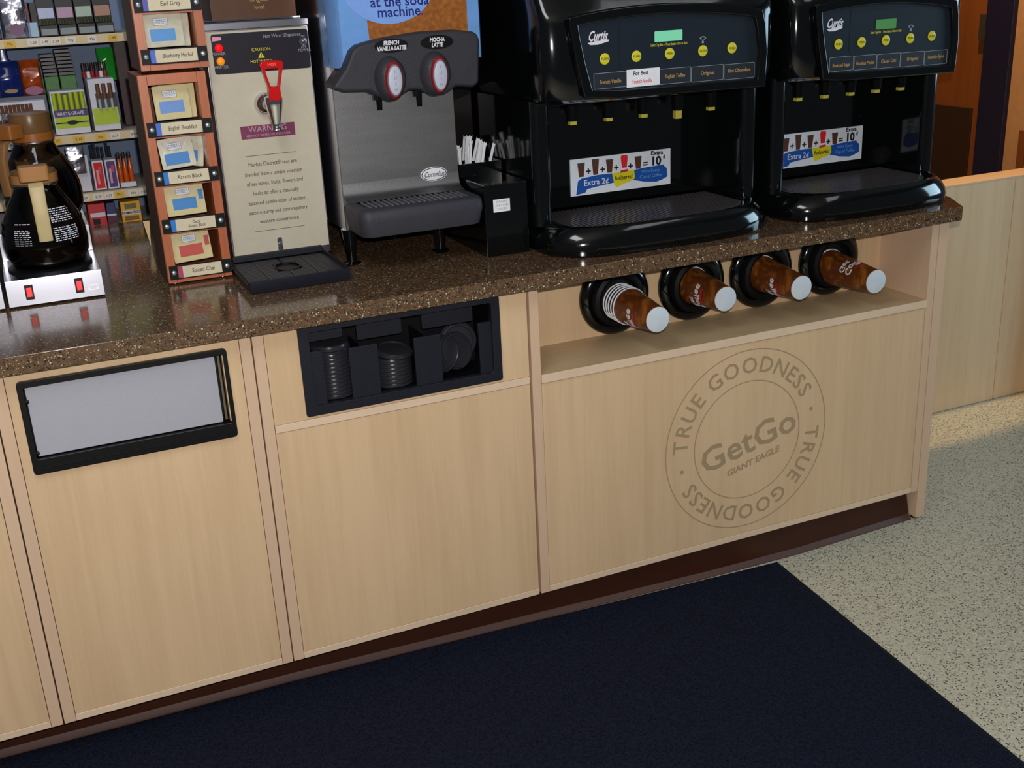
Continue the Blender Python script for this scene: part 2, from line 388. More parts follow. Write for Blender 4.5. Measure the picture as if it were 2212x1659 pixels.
# door is built around the opening
door1 = MB()
for q in ((a, b, ZB+0.0165, fz0+.01), (a, b, fz1-.01, ZT-.001), (a, fx0+.01, fz0+.01, fz1-.01), (fx1-.01, b, fz0+.01, fz1-.01)):
    door1.box(q[0], q[1], 0.0015, 0.02, q[2], q[3])
part('door', door1, MAPLE, c1)
f = front(0.0)
F = part('flap_frame', MB().ring(f, rrect(fx0, fx1, fz0, fz1, 0.008), rrect(-0.149, 0.228, 0.694, 0.8405, 0.003), -0.02, 0.007), mat('frame_black', (7, 8, 10), 0.42), c1, 0.0015, 'glossy black plastic frame')
part('groove_ridge', MB().fbox(f, fx0+.012, fx1-.012, 0.6735, 0.6755, 0.007, 0.009), BLACK, F, 0.0006)
part('flap', MB().fbox(f, -0.146, 0.2115, 0.696, 0.8390, -0.012, -0.002), GREYPANEL, c1, 0.001, 'plain grey flap')
part('hinge_post', MB().fbox(f, 0.2165, 0.2215, 0.699, 0.838, -0.010, -0.003), mat('dull_brass', (120, 112, 88), .5, .5), F, 0.001)
for z in (0.705, 0.812):
    part('hinge_pin', MB().lathe(Fr((-0.1465, -0.001, z)), [(0.0042, 0), (0.0042, 0.004), (0.002, 0.0055)], 12), BLACK, F)
part('carcass_inner', MB().box(-0.15, 0.23, 0.06, 0.07, 0.69, 0.845), INK, c1)

c2, a, b = cabinet(xb, xc-0.002, 'maple cabinet holding the black lid organiser above a plain door', right=False)
part('door', MB().box(a, b, 0.0015, 0.02, ZB+0.0165, 0.6465), MAPLE, c2, 0.0006)
part('mid_rail', MB().box(a, b, -0.0005, 0.14, 0.6478, 0.6646), BAND_L, c2, 0.0008)
ox0, ox1, oz0, oz1 = 0.3837, 0.8376, 0.6716, 0.8693
m_ = MB()
for q in ((a, b, oz1-.008, ZT-.001), (a, b, 0.6656, oz0+.008), (a, ox0+.012, oz0+.008, oz1-.008), (ox1-.012, b, oz0+.008, oz1-.008)):
    m_.box(q[0], q[1], 0.0015, 0.02, q[2], q[3])
part('upper_panel', m_, MAPLE, c2)

c3, a, b = cabinet(xc, xd-0.001, 'wide maple cabinet with cup shelf and round stamped emblem on its door', doors='cups')
part('end_panel', MB().box(xd, xe, -0.0005, YB, 0.008, ZT), BAND, c3, 0.001)
for y in (0.02, 1.1): part('leveling_foot', MB().tube((xd+.014, y, 0.0005), (xd+.014, y, 0.009), 0.011, 0.009, 14), BLACK, c3)
part('cup_shelf', MB().box(a-.001, b+.001, -0.0005, 0.19, 0.6435, 0.6640), RECESS, c3)
part('shelf_edge', MB().box(a-.001, b+.001, -0.0022, -0.0006, 0.6435, 0.6640), BAND_L, c3, 0.0005)
part('recess_back', MB().box(a-.001, b+.001, 0.19, 0.205, 0.6642, ZT-.001), MAPLE, c3)
D3 = part('door', MB().box(a, b, 0.0015, 0.02, ZB+0.0165, 0.6415), MAPLE, c3, 0.0006, 'maple door with a faded round emblem')
# emblem, printed on the door
f = front(0.0013); ex, ez, er, tl = 1.5126, 0.3772, 0.2465, math.radians(13.4)
em = MB()
em.ring(f, ell(ex, ez, er, er, 120), ell(ex, ez, er-.0026, er-.0026, 120), 0, 0.0003)
em.ring(f, ell(ex, ez, .1625, .1625, 100), ell(ex, ez, .1600, .1600, 100), 0, 0.0003)
def glyph_w(ch, size):
    if ch == ' ': return size*0.36
    vs, _ = text_geo(ch, size, 'LEFT', 0.0002, 0.0, 0.0, 1.0)
    return max(v[0] for v in vs)-min(v[0] for v in vs)+size*0.135
def arc_text(mb, fr, body, size, cx, cy, r, mid, span, bold):
    ws = [glyph_w(ch, size) for ch in body]; tot = sum(ws); pos = 0
    for ch, wd in zip(body, ws):
        ang = mid+span/2-(pos+wd/2)/tot*span; pos += wd
        if ch != ' ':
            mb.text(fr, ch, size, cx+r*math.cos(ang), cy+r*math.sin(ang), ext=0.00015, bold=bold, rot=ang-PI/2)
arc_text(em, f, 'TRUE GOODNESS', 0.060, ex, ez, 0.2015, PI/2+tl, math.radians(154), 0.0006)
arc_text(em, f, 'TRUE GOODNESS', 0.060, ex, ez, 0.2015, -PI/2+tl, math.radians(154), 0.0006)
for s in (0, PI):
    em.prism(f, ell(ex+.2035*math.cos(tl+s), ez+.2035*math.sin(tl+s), .0055, .0055, 16), 0, .0003)
em.text(f, 'GetGo', 0.098, ex+0.004, ez-.006, bold=0.0014, rot=tl, sx=1.08)
em.text(f, 'GIANT EAGLE', 0.024, ex+0.018, ez-.065, bold=0.0006, rot=tl, sx=1.12, shear=.2)
part('emblem', em, EMBLEM, D3, label='faded grey circular TRUE GOODNESS emblem')

# ------------------------------------------------------------------ countertop
ct = MB().prism(TOP, [(-1.3, -0.035), (2.14, -0.035), (2.20, 0.07), (2.25, 0.2), (2.25, 1.19), (-1.3, 1.19)], 0.877, 0.914)
ct = part('countertop', ct, STONE, None, 0.0018, loc=(0.5, 0.5, 0.877))
tag(ct, 'glossy brown speckled stone countertop running over all the maple cabinets', 'countertop')

# ------------------------------------------------------------------ lid organiser
lo = thing('lid_organizer', 'black plastic lid organiser set into the cabinet under the countertop', 'organizer', (0.61, 0.05, oz0))
f = front(0.0)
ix0, ix1, iz0, iz1 = 0.406, 0.817, 0.693, 0.856
part('face_frame', MB().ring(f, rrect(ox0, ox1, oz0, oz1, 0.006), rrect(ix0, ix1, iz0, iz1, 0.006), -0.012, 0.004), TRAYBLACK, lo, 0.0012)
part('tray_box', MB().box(ix0-.004, ix1+.004, 0.115, 0.12, iz0-.01, iz1+.004).box(ix0-.004, ix1+.004, 0.012, 0.115, iz0-.01, iz0-.003)
     .box(ix0-.004, ix0-.001, 0.012, 0.115, iz0-.003, iz1).box(ix1+.001, ix1+.004, 0.012, 0.115, iz0-.003, iz1).box(ix0, ix1, .012, .115, iz1+.001, iz1+.004), BLACK, lo)
for q in ((ix0-.002, 0.433, 0.812), (0.489, 0.553, 0.806), (0.635, 0.697, 0.803), (0.787, ix1+.002, 0.812)):
    part('front_guard', MB().prism(f, rrect(q[0], q[1], iz0-.004, q[2], 0.004), -0.010, -0.003), TRAYBLACK, lo, 0.001)
for q in ((ix0, 0.486), (0.517, 0.618), (0.665, 0.785)):
    part('hood', MB().prism(f, rrect(q[0], q[1], 0.812 if q[0] > .5 else .826, iz1, 0.003), -0.035, -0.028), TRAYBLACK, lo, 0.001)
for x in (0.520, 0.662):
    part('divider', MB().box(x-.002, x+.002, 0.014, 0.114, iz0-.002, 0.80), BLACK, lo)
def lid(label, loc, rot=(0, 0, 0), r=0.0435, first=[None]):
    if first[0] is None:
        t = thing('cup_cover', label, 'lid', loc)
        part('lid_rim', MB().lathe(TOP_at(loc), [(r*.97, 0), (r, .0012), (r, .0042), (r*.97, .0054)], 28), mat('lid_black', (44, 44, 50), 0.25), t)
        part('lid_dome', MB().lathe(TOP_at(loc), [(r*.93, .0054), (r*.90, .0100), (r*.78, .0104), (r*.74, .0078), (.001, .0078)], 28), mat('lid_black', (44, 44, 50), 0.25), t)
        first[0] = t
    else:
        t = copy_tree(first[0]); t.location = loc; t['label'] = label
    t.rotation_euler = rot
    return t
def TOP_at(p): return Fr(p, (1, 0, 0), (0, 1, 0))
for k in range(12):
    o = lid('%s black lid from the bottom in the tall left lid stack' % ORD[k], (0.4650, 0.063, iz0-.002+k*0.0092)); o['group'] = 'lids in the left stack'
o = lid('top black lid sliding out over the tall left lid stack', (0.4590, 0.050, iz0+.1115), (0.05, 0, 0.1))
for k in range(7):
    o = lid('%s black lid from the bottom in the short middle lid stack' % ORD[k], (0.600, 0.063, iz0-.002+k*0.0092)); o['group'] = 'lids in the middle stack'
o = lid('tilted black lid lying on top of the short middle stack', (0.604, 0.062, iz0+.0685), (0.16, 0.10, 0))
o = lid('black lid leaning on edge at the left of the right compartment', (0.722, 0.060, iz0+0.043), (0.2, -1.15, 0.3))
o = lid('black lid facing out in the middle of the right compartment', (0.748, 0.058, iz0+0.047), (1.25, 0.0, 0.25))
o = lid('black lid facing out behind the others in the right compartment', (0.765, 0.082, iz0+0.062), (1.3, 0.0, -0.1))

# ------------------------------------------------------------------ cup dispensers and cups
CX = [1.229, 1.4555, 1.6705, 1.8930]; CZ = 0.7625
disp_lab = ['black round cup dispenser at the left, holding five nested cups', 'second black round cup dispenser from the left, under the counter',
            'third black round cup dispenser from the left, under the counter', 'rightmost black round cup dispenser under the counter']
def dispenser(x, label):
    t = thing('cup_dispenser', label, 'dispenser', (x, 0.19, CZ), 'cup dispensers in the cup shelf recess')
    fr = front(0.1895, x, CZ)
    part('flange', MB().lathe(fr, [(.0975, 0), (.0985, .004), (.097, .010), (.090, .018), (.082, .021), (.076, .019), (.0735, .012), (.0735, .002)], 56, cap1=False, cap0=False), GLOSSBLACK, t)
    part('collar', MB().lathe(fr, [(.0730, .002), (.0725, .026), (.069, .034), (.060, .038), (.054, .036), (.051, .028), (.051, .002)], 56, cap1=False, cap0=False), BLACK, t)
    part('gasket', MB().lathe(fr, [(.0510, .016), (.0500, .021), (.0476, .022), (.0476, .010)], 48, cap0=False, cap1=False), RUBBER, t)
    part('tube', MB().lathe(fr, [(.0735, .001), (.0735, .003), (.05, .0035)], 40), INK, t)
    for s in (1, -1):
        part('latch', MB().lathe(Fr((x+.0855*s*math.cos(.9), 0.1715, CZ+.0855*s*math.sin(.9))), [(.006, -.004), (.006, .004), (.004, .006)], 14), BLACK, t)
    return t
for x, lb in zip(CX, disp_lab): dispenser(x, lb)
def cup(label, x, ybase, z, group, text, rot=0.0, R=0.0455, r=0.0305, L=0.135):
    t = thing('coffee_cup', label, 'cup', (x, ybase, z), group)
    fr = Fr((x, ybase, z), (-1, 0, 0), (0, 0, 1))        # normal goes into the counter (+Y)
    part('cup_body', MB().lathe(fr, [(r, 0.0015), (r+.0003, 0.004), (R, L)], 40, cap0=False, cap1=False), CUP, t)
    part('cup_base', MB().lathe(fr, [(r-.001, 0.0), (r+.0003, .0005), (r+.0002, .0032), (r-.003, .0034), (r-.004, .0046), (.004, .0046), (.002, .0040)], 36), CUPWHITE, t)
    part('rim', MB().lathe(fr, [(R, L-.002), (R+.0020, L-.001), (R+.0022, L+.001), (R+.001, L+.002), (R-.0012, L+.001), (R-.0012, L-.001)], 40, cap0=False, cap1=False), WHITE, t)
    if text:
        tx = MB(); rd = MB()
        def wrap(mb, body, size, along, ang0, bold):
            vs, fs = text_geo(body, size, 'CENTER', 0.0002, bold, 0.0, 1.0)
            out = []
            for a_, b_, c_ in vs:
                d = along-b_            # distance from base along the cup
                rad = r+(R-r)*d/L+0.0004+c_
                th = ang0-a_/0.037
                out.append(fr.p(-rad*math.sin(th), -rad*math.cos(th), d))
            mb.add(out, fs)
        wrap(tx, 'Get', 0.024, 0.094, rot+.45, .0004); wrap(tx, 'Coffee', 0.027, 0.072, rot, .0005)
        part('lettering', tx, WHITEINK, t)
        wrap(rd, '~~~', 0.022, 0.056, rot-.2, .0016)
        part('red_mark', rd, RED, t)
    return t
base_y = [-0.028, 0.028, 0.010, -0.008]
side = -0.75
cup('front cup of the five nested cups in the leftmost dispenser', CX[0], base_y[0], 0.7555, 'paper coffee cups in the dispensers', True, -.95)
for k in range(1, 5):
    y = base_y[0]+k*0.0125
    t = thing('coffee_cup', ['', 'second', 'third', 'fourth', 'fifth'][k]+' white cup rim from the front in the leftmost dispenser', 'cup', (CX[0], y, 0.7555), 'paper coffee cups in the dispensers')
    fr = Fr((CX[0], y, 0.7555), (-1, 0, 0), (0, 0, 1)); L = .135; R = .0455
    part('rim', MB().lathe(fr, [(R, L-.002), (R+.0020, L-.001), (R+.0022, L+.001), (R+.001, L+.002), (R-.0012, L+.001), (R-.0012, L-.001)], 40, cap0=False, cap1=False), WHITE, t)
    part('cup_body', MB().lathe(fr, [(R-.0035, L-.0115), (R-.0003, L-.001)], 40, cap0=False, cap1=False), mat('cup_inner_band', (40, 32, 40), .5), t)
cup('brown paper coffee cup in the second dispenser from the left', CX[1], base_y[1], 0.7570, 'paper coffee cups in the dispensers', True, -1.30, R=.0478, L=.155)
cup('brown paper coffee cup in the third dispenser from the left', CX[2], base_y[2], 0.7570, 'paper coffee cups in the dispensers', True, -.95, R=.0478, L=.172)
cup('brown paper coffee cup in the rightmost dispenser, lettering turned upward', CX[3], base_y[3], 0.7435, 'paper coffee cups in the dispensers', True, -2.75, R=.0478, L=.188)

# ------------------------------------------------------------------ cappuccino machines
def gourmet_machine(x0, W, label, names, lcd, dz, sticker):
    k = W/0.615
    mx = lambda x: x0+(x-1.0)*k
    xm = x0+W/2
    t = thing('coffee_machine', label, 'coffee machine', (xm, 0.35, 0.914), 'black hot beverage machines')
    def loop(z, ins, ys, D, p, yb, n=40):
        hw = W/2-ins; out = []
        for i in range(n+1):
            s = -math.cos(PI*i/n)
            s = math.copysign(abs(s)**0.9, s)
            out.append(V((xm+hw*s, ys+ins*.6-(D)*(1-abs(s)**p)**(1/p), z)))
        out += [V((xm+hw, yb, z)), V((xm-hw, yb, z))]
        return out
    # base with drip tray bay
    part('base', MB().loft([loop(z, i, .178, .175, 3.4, .28) for z, i in ((.9145, .006), (.919, .001), (.938, .0), (.950, .003), (.968, .013), (.980, .024), (.9825, .030), (.982, .035), (.9745, .038))]), GLOSSBLACK, t)
    g = MB(); nsl = 46
    for i in range(nsl):
        s = -0.93+1.86*i/(nsl-1); hw = W/2-.052
        yf = .178+.028-.175*(1-abs(s)**3.4)**(1/3.4)+.012
        g.box(xm+hw*s-.0022, xm+hw*s+.0022, yf, .272, .9747, .9785)
    part('drip_grille', g, mat('grille_black', (66, 62, 64), 0.28), t, kind='stuff')
    part('rear_housing', MB().box(x0+.03, x0+W-.03, .285, .64, .9145, 1.262), GLOSSBLACK, t, .004)
    for a_ in (x0, x0+W-.046):
        part('side_column', MB().prism(TOP, [(a_+q[0], q[1]) for q in rrect(0, .046, .135, .64, .018)], .9755, 1.262), GLOSSBLACK, t)
    # bulging head
    part('head', MB().loft([loop(z, i, ys, D, p, .64) for z, i, ys, D, p in ((1.252, .022, .16, .080, 4), (1.256, .010, .155, .085, 4), (1.266, .004, .15, .092, 5), (1.30, .0, .15, .095, 6),
         (1.43, -.001, .15, .093, 6), (1.455, -.001, .16, .093, 6), (1.48, -.002, .175, .093, 6), (1.56, 0.004, .20, .09, 6), (1.74, .012, .25, .08, 6), (1.76, .03, .26, .08, 6))]), GLOSSBLACK, t)
    f = front(0.052)
    P = lambda q: [(mx(a), b+dz) for a, b in q]
    top = [(1.075+(1.530-1.075)*i/14, 1.423-.008*i/14+.017*math.sin(PI*i/14)**.8 if 0 < i < 14 else 1.423-.008*i/14) for i in range(15)]
    inn = top[::-1]+[(1.078, 1.40), (1.090, 1.345), (1.106, 1.287)]+[(1.106+(1.541-1.106)*i/6, 1.283-.006*i/6) for i in range(1, 7)]+[(1.545, 1.34), (1.538, 1.39)]
    cxm, czm = 1.312, 1.352
    out = [(cxm+(a-cxm)*1.10, czm+(b-czm)*1.27) for a, b in inn]
    part('bezel', MB().ring(f, P(out), P(inn), -.004, .013), GLOSSBLACK, t, .004, seg=3)
    cp = part('control_panel', MB().prism(f, P(inn), -.004, .0025), PANELNAVY, t)
    door = [(1.178, 1.421), (1.178, 1.420)]
    dl = MB()
    dl.fbox(f, mx(1.1785), mx(1.180), 1.330+dz, 1.424+dz, .0025, .0030).fbox(f, mx(1.180), mx(1.53), 1.4235+dz, 1.425+dz, .0025, .0030)
    part('panel_seam', dl, INK, cp)
    f3 = front(0.052-.0025)
    part('display', MB().prism(f3, rrect(mx(1.268), mx(1.340), 1.377+dz, 1.400+dz, .002), 0, .0012), lcd, cp, label='small lit green display')
    lg = MB().text(f3, 'Curtis', .030, mx(1.124), 1.3985+dz, shear=.45, bold=.0007, sx=.62)
    lg.prism(f3, P([(1.100, 1.386), (1.106, 1.3815), (1.125, 1.381), (1.152, 1.3865), (1.152, 1.3905), (1.118, 1.3885)]), 0, .0003)
    part('logo', lg, WHITEINK, cp, label='white script logo')
    part('fine_print', MB().text(f3, 'Select Cup Size  -  Press Button Once to Start', .0088, mx(1.306), 1.3705+dz, sx=.58), YELLOWINK, cp)
    part('light_mark', MB().ring(f3, [(mx(1.395)+.011*math.cos(q), 1.371+dz+.011*math.sin(q)) for q in [PI*(.2+.6*i/8) for i in range(9)]]+[(mx(1.395), 1.371+dz)]*1,
        [(mx(1.395)+.008*math.cos(q), 1.372+dz+.008*math.sin(q)) for q in [PI*(.2+.6*i/8) for i in range(9)]]+[(mx(1.395), 1.373+dz)], 0, .0003).prism(f3, ell(mx(1.395), 1.369+dz, .003, .003, 10), 0, .0003), GREYINK, cp)
    for i, bx in enumerate((1.141, 1.221, 1.307, 1.395, 1.474)):
        bt = part('button', MB().lathe(front(0.0495, mx(bx), 1.350+dz-(i == 4)*-.001), [(.0122, 0), (.0122, .0012), (.0112, .0018), (.001, .0018)], 24), YBTN, cp)
        part('button_print', MB().text(front(0.0495-.0019, mx(bx), 1.350+dz), 'PUSH', .0075), INK, bt)
    # flavour labels under the buttons
    xs = [1.112, 1.197, 1.278, 1.364, 1.452, 1.538]
    for i in range(5):
        z0, z1 = 1.2865-.0015*i+dz, 1.3205-.0013*i+dz
        a0, a1 = mx(xs[i])+.0006, mx(xs[i+1])-.0006
        if sticker and i == 1:
            lb = part('flavor_label', MB().fbox(f3, a0-.002, a1+.003, z0-.001, z1+.003, 0, .0012), WHITE, cp, label='white hand-written sticker label')
            fl = front(0.0495-.0012, (a0+a1)/2, (z0+z1)/2)
            part('print', MB().text(fl, 'For Best', .0125, -.006, .011, bold=.0002, sx=.9), INK, lb)
            part('red_print', MB().text(fl, 'French Vanilla', .0125, -.002, -.007, sx=.72), RED, lb)
            continue
        lb = part('flavor_label', MB().prism(f3, rrect(a0, a1, z0, z1, .0025), 0, .0006), mat('label_dark', (40, 46, 54), .4), cp)
        part('outline', MB().ring(f3, rrect(a0, a1, z0, z1, .0025), rrect(a0+.0009, a1-.0009, z0+.0009, z1-.0009, .002), .0006, .0010), GREYINK, lb)
        part('print', MB().text(front(.0495-.0007, (a0+a1)/2, (z0+z1)/2-.003+.0012*i), names[i], .0115, bold=.0002, sx=min(1, .072*k/(len(names[i])*.0062))), GOLDINK, lb)
    # nozzles
    for i in range(5):
        nx = xm+(i-2)*.095*k; h_ = .020 if (i == 3 and sticker) else .009
        part('nozzle', MB().box(nx-.0085, nx+.0085, .163, .178, 1.207-h_, 1.207), YNOZ, t, .001)
        part('nozzle_stem', MB().tube((nx, .17, 1.207), (nx, .17, 1.254), .013, .016, 14), mat('void_black', (5, 5, 6), .7, spec=.1), t)
    # promotional sign on the rear wall
    sx0, sx1, sz0, sz1 = xm-.1435, xm+.1435, 1.007, 1.098
    sg = part('promo_sign', MB().box(sx0, sx1, .2815, .2848, sz0, sz1), mat('sign_white', (226, 234, 244), .35), t, label='white and blue extra ten cents promotion sign')
    fs = Fr((sx0, .2815, sz0)); S = .287
    bl = MB().prism(fs, [(.016, .012), (.020, .036), (.030, .042), (.075, .046), (.125, .046), (.125, .022), (.08, .018), (.045, .014), (.040, .006), (.014, .002)], 0, .0003)
    bl.prism(fs, [(.178, .022), (.176, .047), (.215, .050), (.266, .052), (.270, .046), (.276, .042), (.278, .020), (.262, .014), (.245, .010), (.210, .014)], 0, .0003)
    part('blue_banner', bl, BLUEPRINT, sg)
    part('yellow_tag', MB().prism(fs, [(.116, .046), (.180, .048), (.182, .026), (.168, .020), (.150, .016), (.128, .008), (.122, .020)], .0003, .0006), mat('sign_yellow', (226, 214, 40), .4), sg)
    for i, (cx_, h_) in enumerate(((.030, .031), (.070, .036), (.110, .030), (.192, .028))):
        zb_ = .046+i*.001
        cp_ = part('cup_picture', MB().prism(fs, [(cx_-.0065, zb_), (cx_+.0065, zb_), (cx_+.010, zb_+h_), (cx_-.010, zb_+h_)], 0, .0003), mat('print_brown', (92, 56, 44), .5), sg)
        part('cup_picture_rim', MB().prism(fs, [(cx_-.010, zb_+h_), (cx_+.010, zb_+h_), (cx_+.0103, zb_+h_+.0035), (cx_-.0103, zb_+h_+.0035)], 0, .0003), mat('print_dark', (66, 70, 74), .5), sg)
    rd = MB().prism(fs, [(.145, .056), (.159, .056), (.162, .082), (.160, .088), (.144, .088), (.142, .082)], 0, .0003)
    rd.prism(fs, [(.140, .044), (.163, .046), (.161, .052), (.141, .050)], .0006, .0009)
    part('red_bottle_picture', rd, mat('print_red', (220, 44, 50), .4), sg)
    tx = MB()
    for a_ in (.050, .090, .129, .170): tx.text(fs, '+', .026, a_, .057, bold=.0006)
    tx.text(fs, '=', .026, .213, .058, bold=.0006).text(fs, 'Extra', .0150, .247, .0835, bold=.0005, sx=1.1).text(fs, '10', .031, .244, .0625, bold=.0012, sx=1.0).text(fs, '¢', .014, .268, .072, bold=.0004)
    tx.text(fs, 'fuelperks!', .0155, .150, .032, bold=.0002, c=.0006, sx=.82)
    part('dark_print', tx, INK, sg)
    wt = MB().text(fs, 'Extra 2¢', .021, .071, .029, bold=.0002, c=.0003)
    part('white_print', wt, WHITEINK, sg)
    lt = MB().text(fs, 'With Every', .0115, .228, .040, c=.0003).text(fs, 'Cup of Coffee', .0125, .229, .027, c=.0003, sx=.9)
    part('light_blue_print_text', lt, LBLUE, sg)
    for s in (sx0+.012, sx1-.01):
        part('screw', MB().lathe(front(.285, s, 1.125), [(.004, 0), (.004, .002), (.001, .003)], 12), BLACK, t)
    for sx_ in (x0+.05, x0+W-.05):
        for y in (.16, .58): part('foot', MB().tube((sx_, y, .9142), (sx_, y, .917), .016, .016, 14), RUBBER, t)
    return t
gourmet_machine(1.0, .615, 'black hot beverage machine beside the straw holder, white sticker among its flavour labels',
        ['French Vanilla', '', 'English Toffee', 'Original', 'Hot Chocolate'], LCDA, 0, True)
gourmet_machine(1.657, .535, 'black hot beverage machine at the right end of the counter, dimmer display',
        ['Reduced Sugar', 'Hazelnut Mocha', 'Classic Chai', 'Original', 'Pumpkin Spice'], LCDB, -.011, False)

# ------------------------------------------------------------------ straw holder
og = thing('straw_holder', 'tall glossy black condiment stand with straw bin left of the black machines', 'holder', (0.925, .33, .914))
x0, x1 = .8835, .993
part('lower_box', MB().box(x0, x1, .165, .50, .9145, 1.083), GLOSSBLACK, og, .002)
part('straw_bin', MB().box(x0, x1, .315, .321, 1.0835, 1.112).box(x0, x0+.004, .321, .47, 1.0835, 1.112).box(x1-.004, x1, .321, .47, 1.0835, 1.112).box(x0, x1, .47, .476, 1.0835, 1.112), GLOSSBLACK, og)
part('back_bin', MB().box(x0, .994, .485, .56, 1.0835, 1.76), mat('bin_black', (18, 12, 12), .3), og, .003)
lb = part('white_label', MB().fbox(front(.1648), .905, .947, 1.0185, 1.048, 0, .0006), WHITE, og)
part('label_print', MB().text(front(.1641, .926, 1.0335), 'STRAWS\nAND STIR\nSTICKS', .0075, line=1.1), GREYINK, lb)
random.seed(3)
first = None
spots = []
for i in range(20):
    u = i/19
    spots.append((.893+u*.086+random.uniform(-.002, .002), .335+random.uniform(0, .10), 1.143+random.uniform(-.006, .008)+(.014 if .45 < u < .95 else 0), (-.06+.40*u+random.uniform(-.05, .05)), random.uniform(-.08, .05)))
for i, (x, y, zt, lx, ly) in enumerate(spots):
    if first is None:
        o = thing('straw', 'white paper wrapped straw standing in the black straw bin', 'straw', (0, 0, 0), 'paper wrapped straws')
        part('wrapper', MB().fbox(Fr((0, 0, 0)), -.0036, .0036, 0, .050, -.0018, .0018), WHITE, o, .0012)
        part('wrapper_end', MB().prism(Fr((0, 0, 0)), [(-.0036, .050), (.0036, .050), (.0048, .060), (.001, .0575), (-.003, .061)], -.0006, .0006), WHITE, o)
        first = o
    else:
        o = copy_tree(first)
    o['label'] = '%s white paper wrapped straw from the left in the black straw bin' % ORD[i]
    o.rotation_euler = (-ly, lx*.8, random.uniform(-.5, .5)); o.location = (x, y, zt-.0600)
cn = tag(part('steel_canister', MB().lathe(TOP_at((.903, .458, 1.0837)), [(.009, 0), (.010, .002), (.010, .078), (.009, .082), (.009, .086), (.007, .088)], 24), STEEL, loc=(.903, .458, 1.0837)), 'small steel canister standing behind the paper straws', 'canister')

# ------------------------------------------------------------------ cappuccino dispenser with two push valves
cd = thing('latte_dispenser', 'steel two-flavour latte dispenser with charcoal head and blue soda advert', 'dispenser', (.73, .45, .914))
fx0, fx1 = .587, .876
part('steel_body', MB().prism(TOP, [(fx0, .30), (fx1, .30), (fx1, .80), (fx0, .80)], .992, 1.60), BRUSHED, cd, .002)
part('steel_splash', MB().loft([[V((fx0+.001, y, z)), V((fx1-.001, y, z)), V((fx1-.001, .31, z)), V((fx0+.001, .31, z))] for y, z in ((.262, 1.0625), (.282, 1.0655), (.292, 1.071), (.2975, 1.080), (.2993, 1.10))]), BRUSHED, cd)
part('side_trim', MB().box(fx0-.0015, fx0+.001, .293, .80, .995, 1.60), STEEL, cd, .0008)
tr = part('drip_tray', MB().loft([[TOP.p(a, b, z) for a, b in rrect(.583+i, .881-i, .150+i, .299, .026)] for z, i in ((.998, .012), (1.000, .007), (1.035, 0), (1.054, .001), (1.060, .005), (1.0625, .012), (1.0625, .024), (1.0565, .026))]), CHARCOAL, cd)
part('grille_gap_shade', MB().prism(TOP, rrect(.608, .860, .176, .262, .006), 1.0566, 1.0572), mat('gap_shade_black', (5, 5, 7), .7, spec=.1), tr)  # thin black plate, paints the shade between the grille bars
for i in range(19):
    x = .618+i*(.848-.618)/18
    part('grille_bar', MB().fbox(Fr((x, .183, 1.0575), (1, .0, 0), (-.0, 1, 0)), -.0028, .0028, -.002, .074, 0, .0058), mat('grille_grey', (96, 94, 102), .4), tr, .001)
for sx_ in (.594, .816):
    for y in (.297, .70):
        part('leg', MB().lathe(TOP_at((sx_, y, .9143)), [(.020, 0), (.021, .003), (.012, .007), (.0145, .05), (.019, .0835)], 20), GLOSSBLACK, cd)
part('badge', MB().lathe(front(.2972, .812, 1.101), [(.0335, 0), (.0335, .0015), (.032, .002)], 40, 1, .50), WHITE, cd)
part('badge_ring', MB().ring(front(.2951), ell(.812, 1.101, .0315, .0152, 40), ell(.812, 1.101, .0296, .0136, 40), 0, .0003), INK, cd)
part('badge_lettering', MB().text(front(.2950, .812, 1.1), 'Cornelius', .0175, shear=.35, sx=.74), INK, cd)
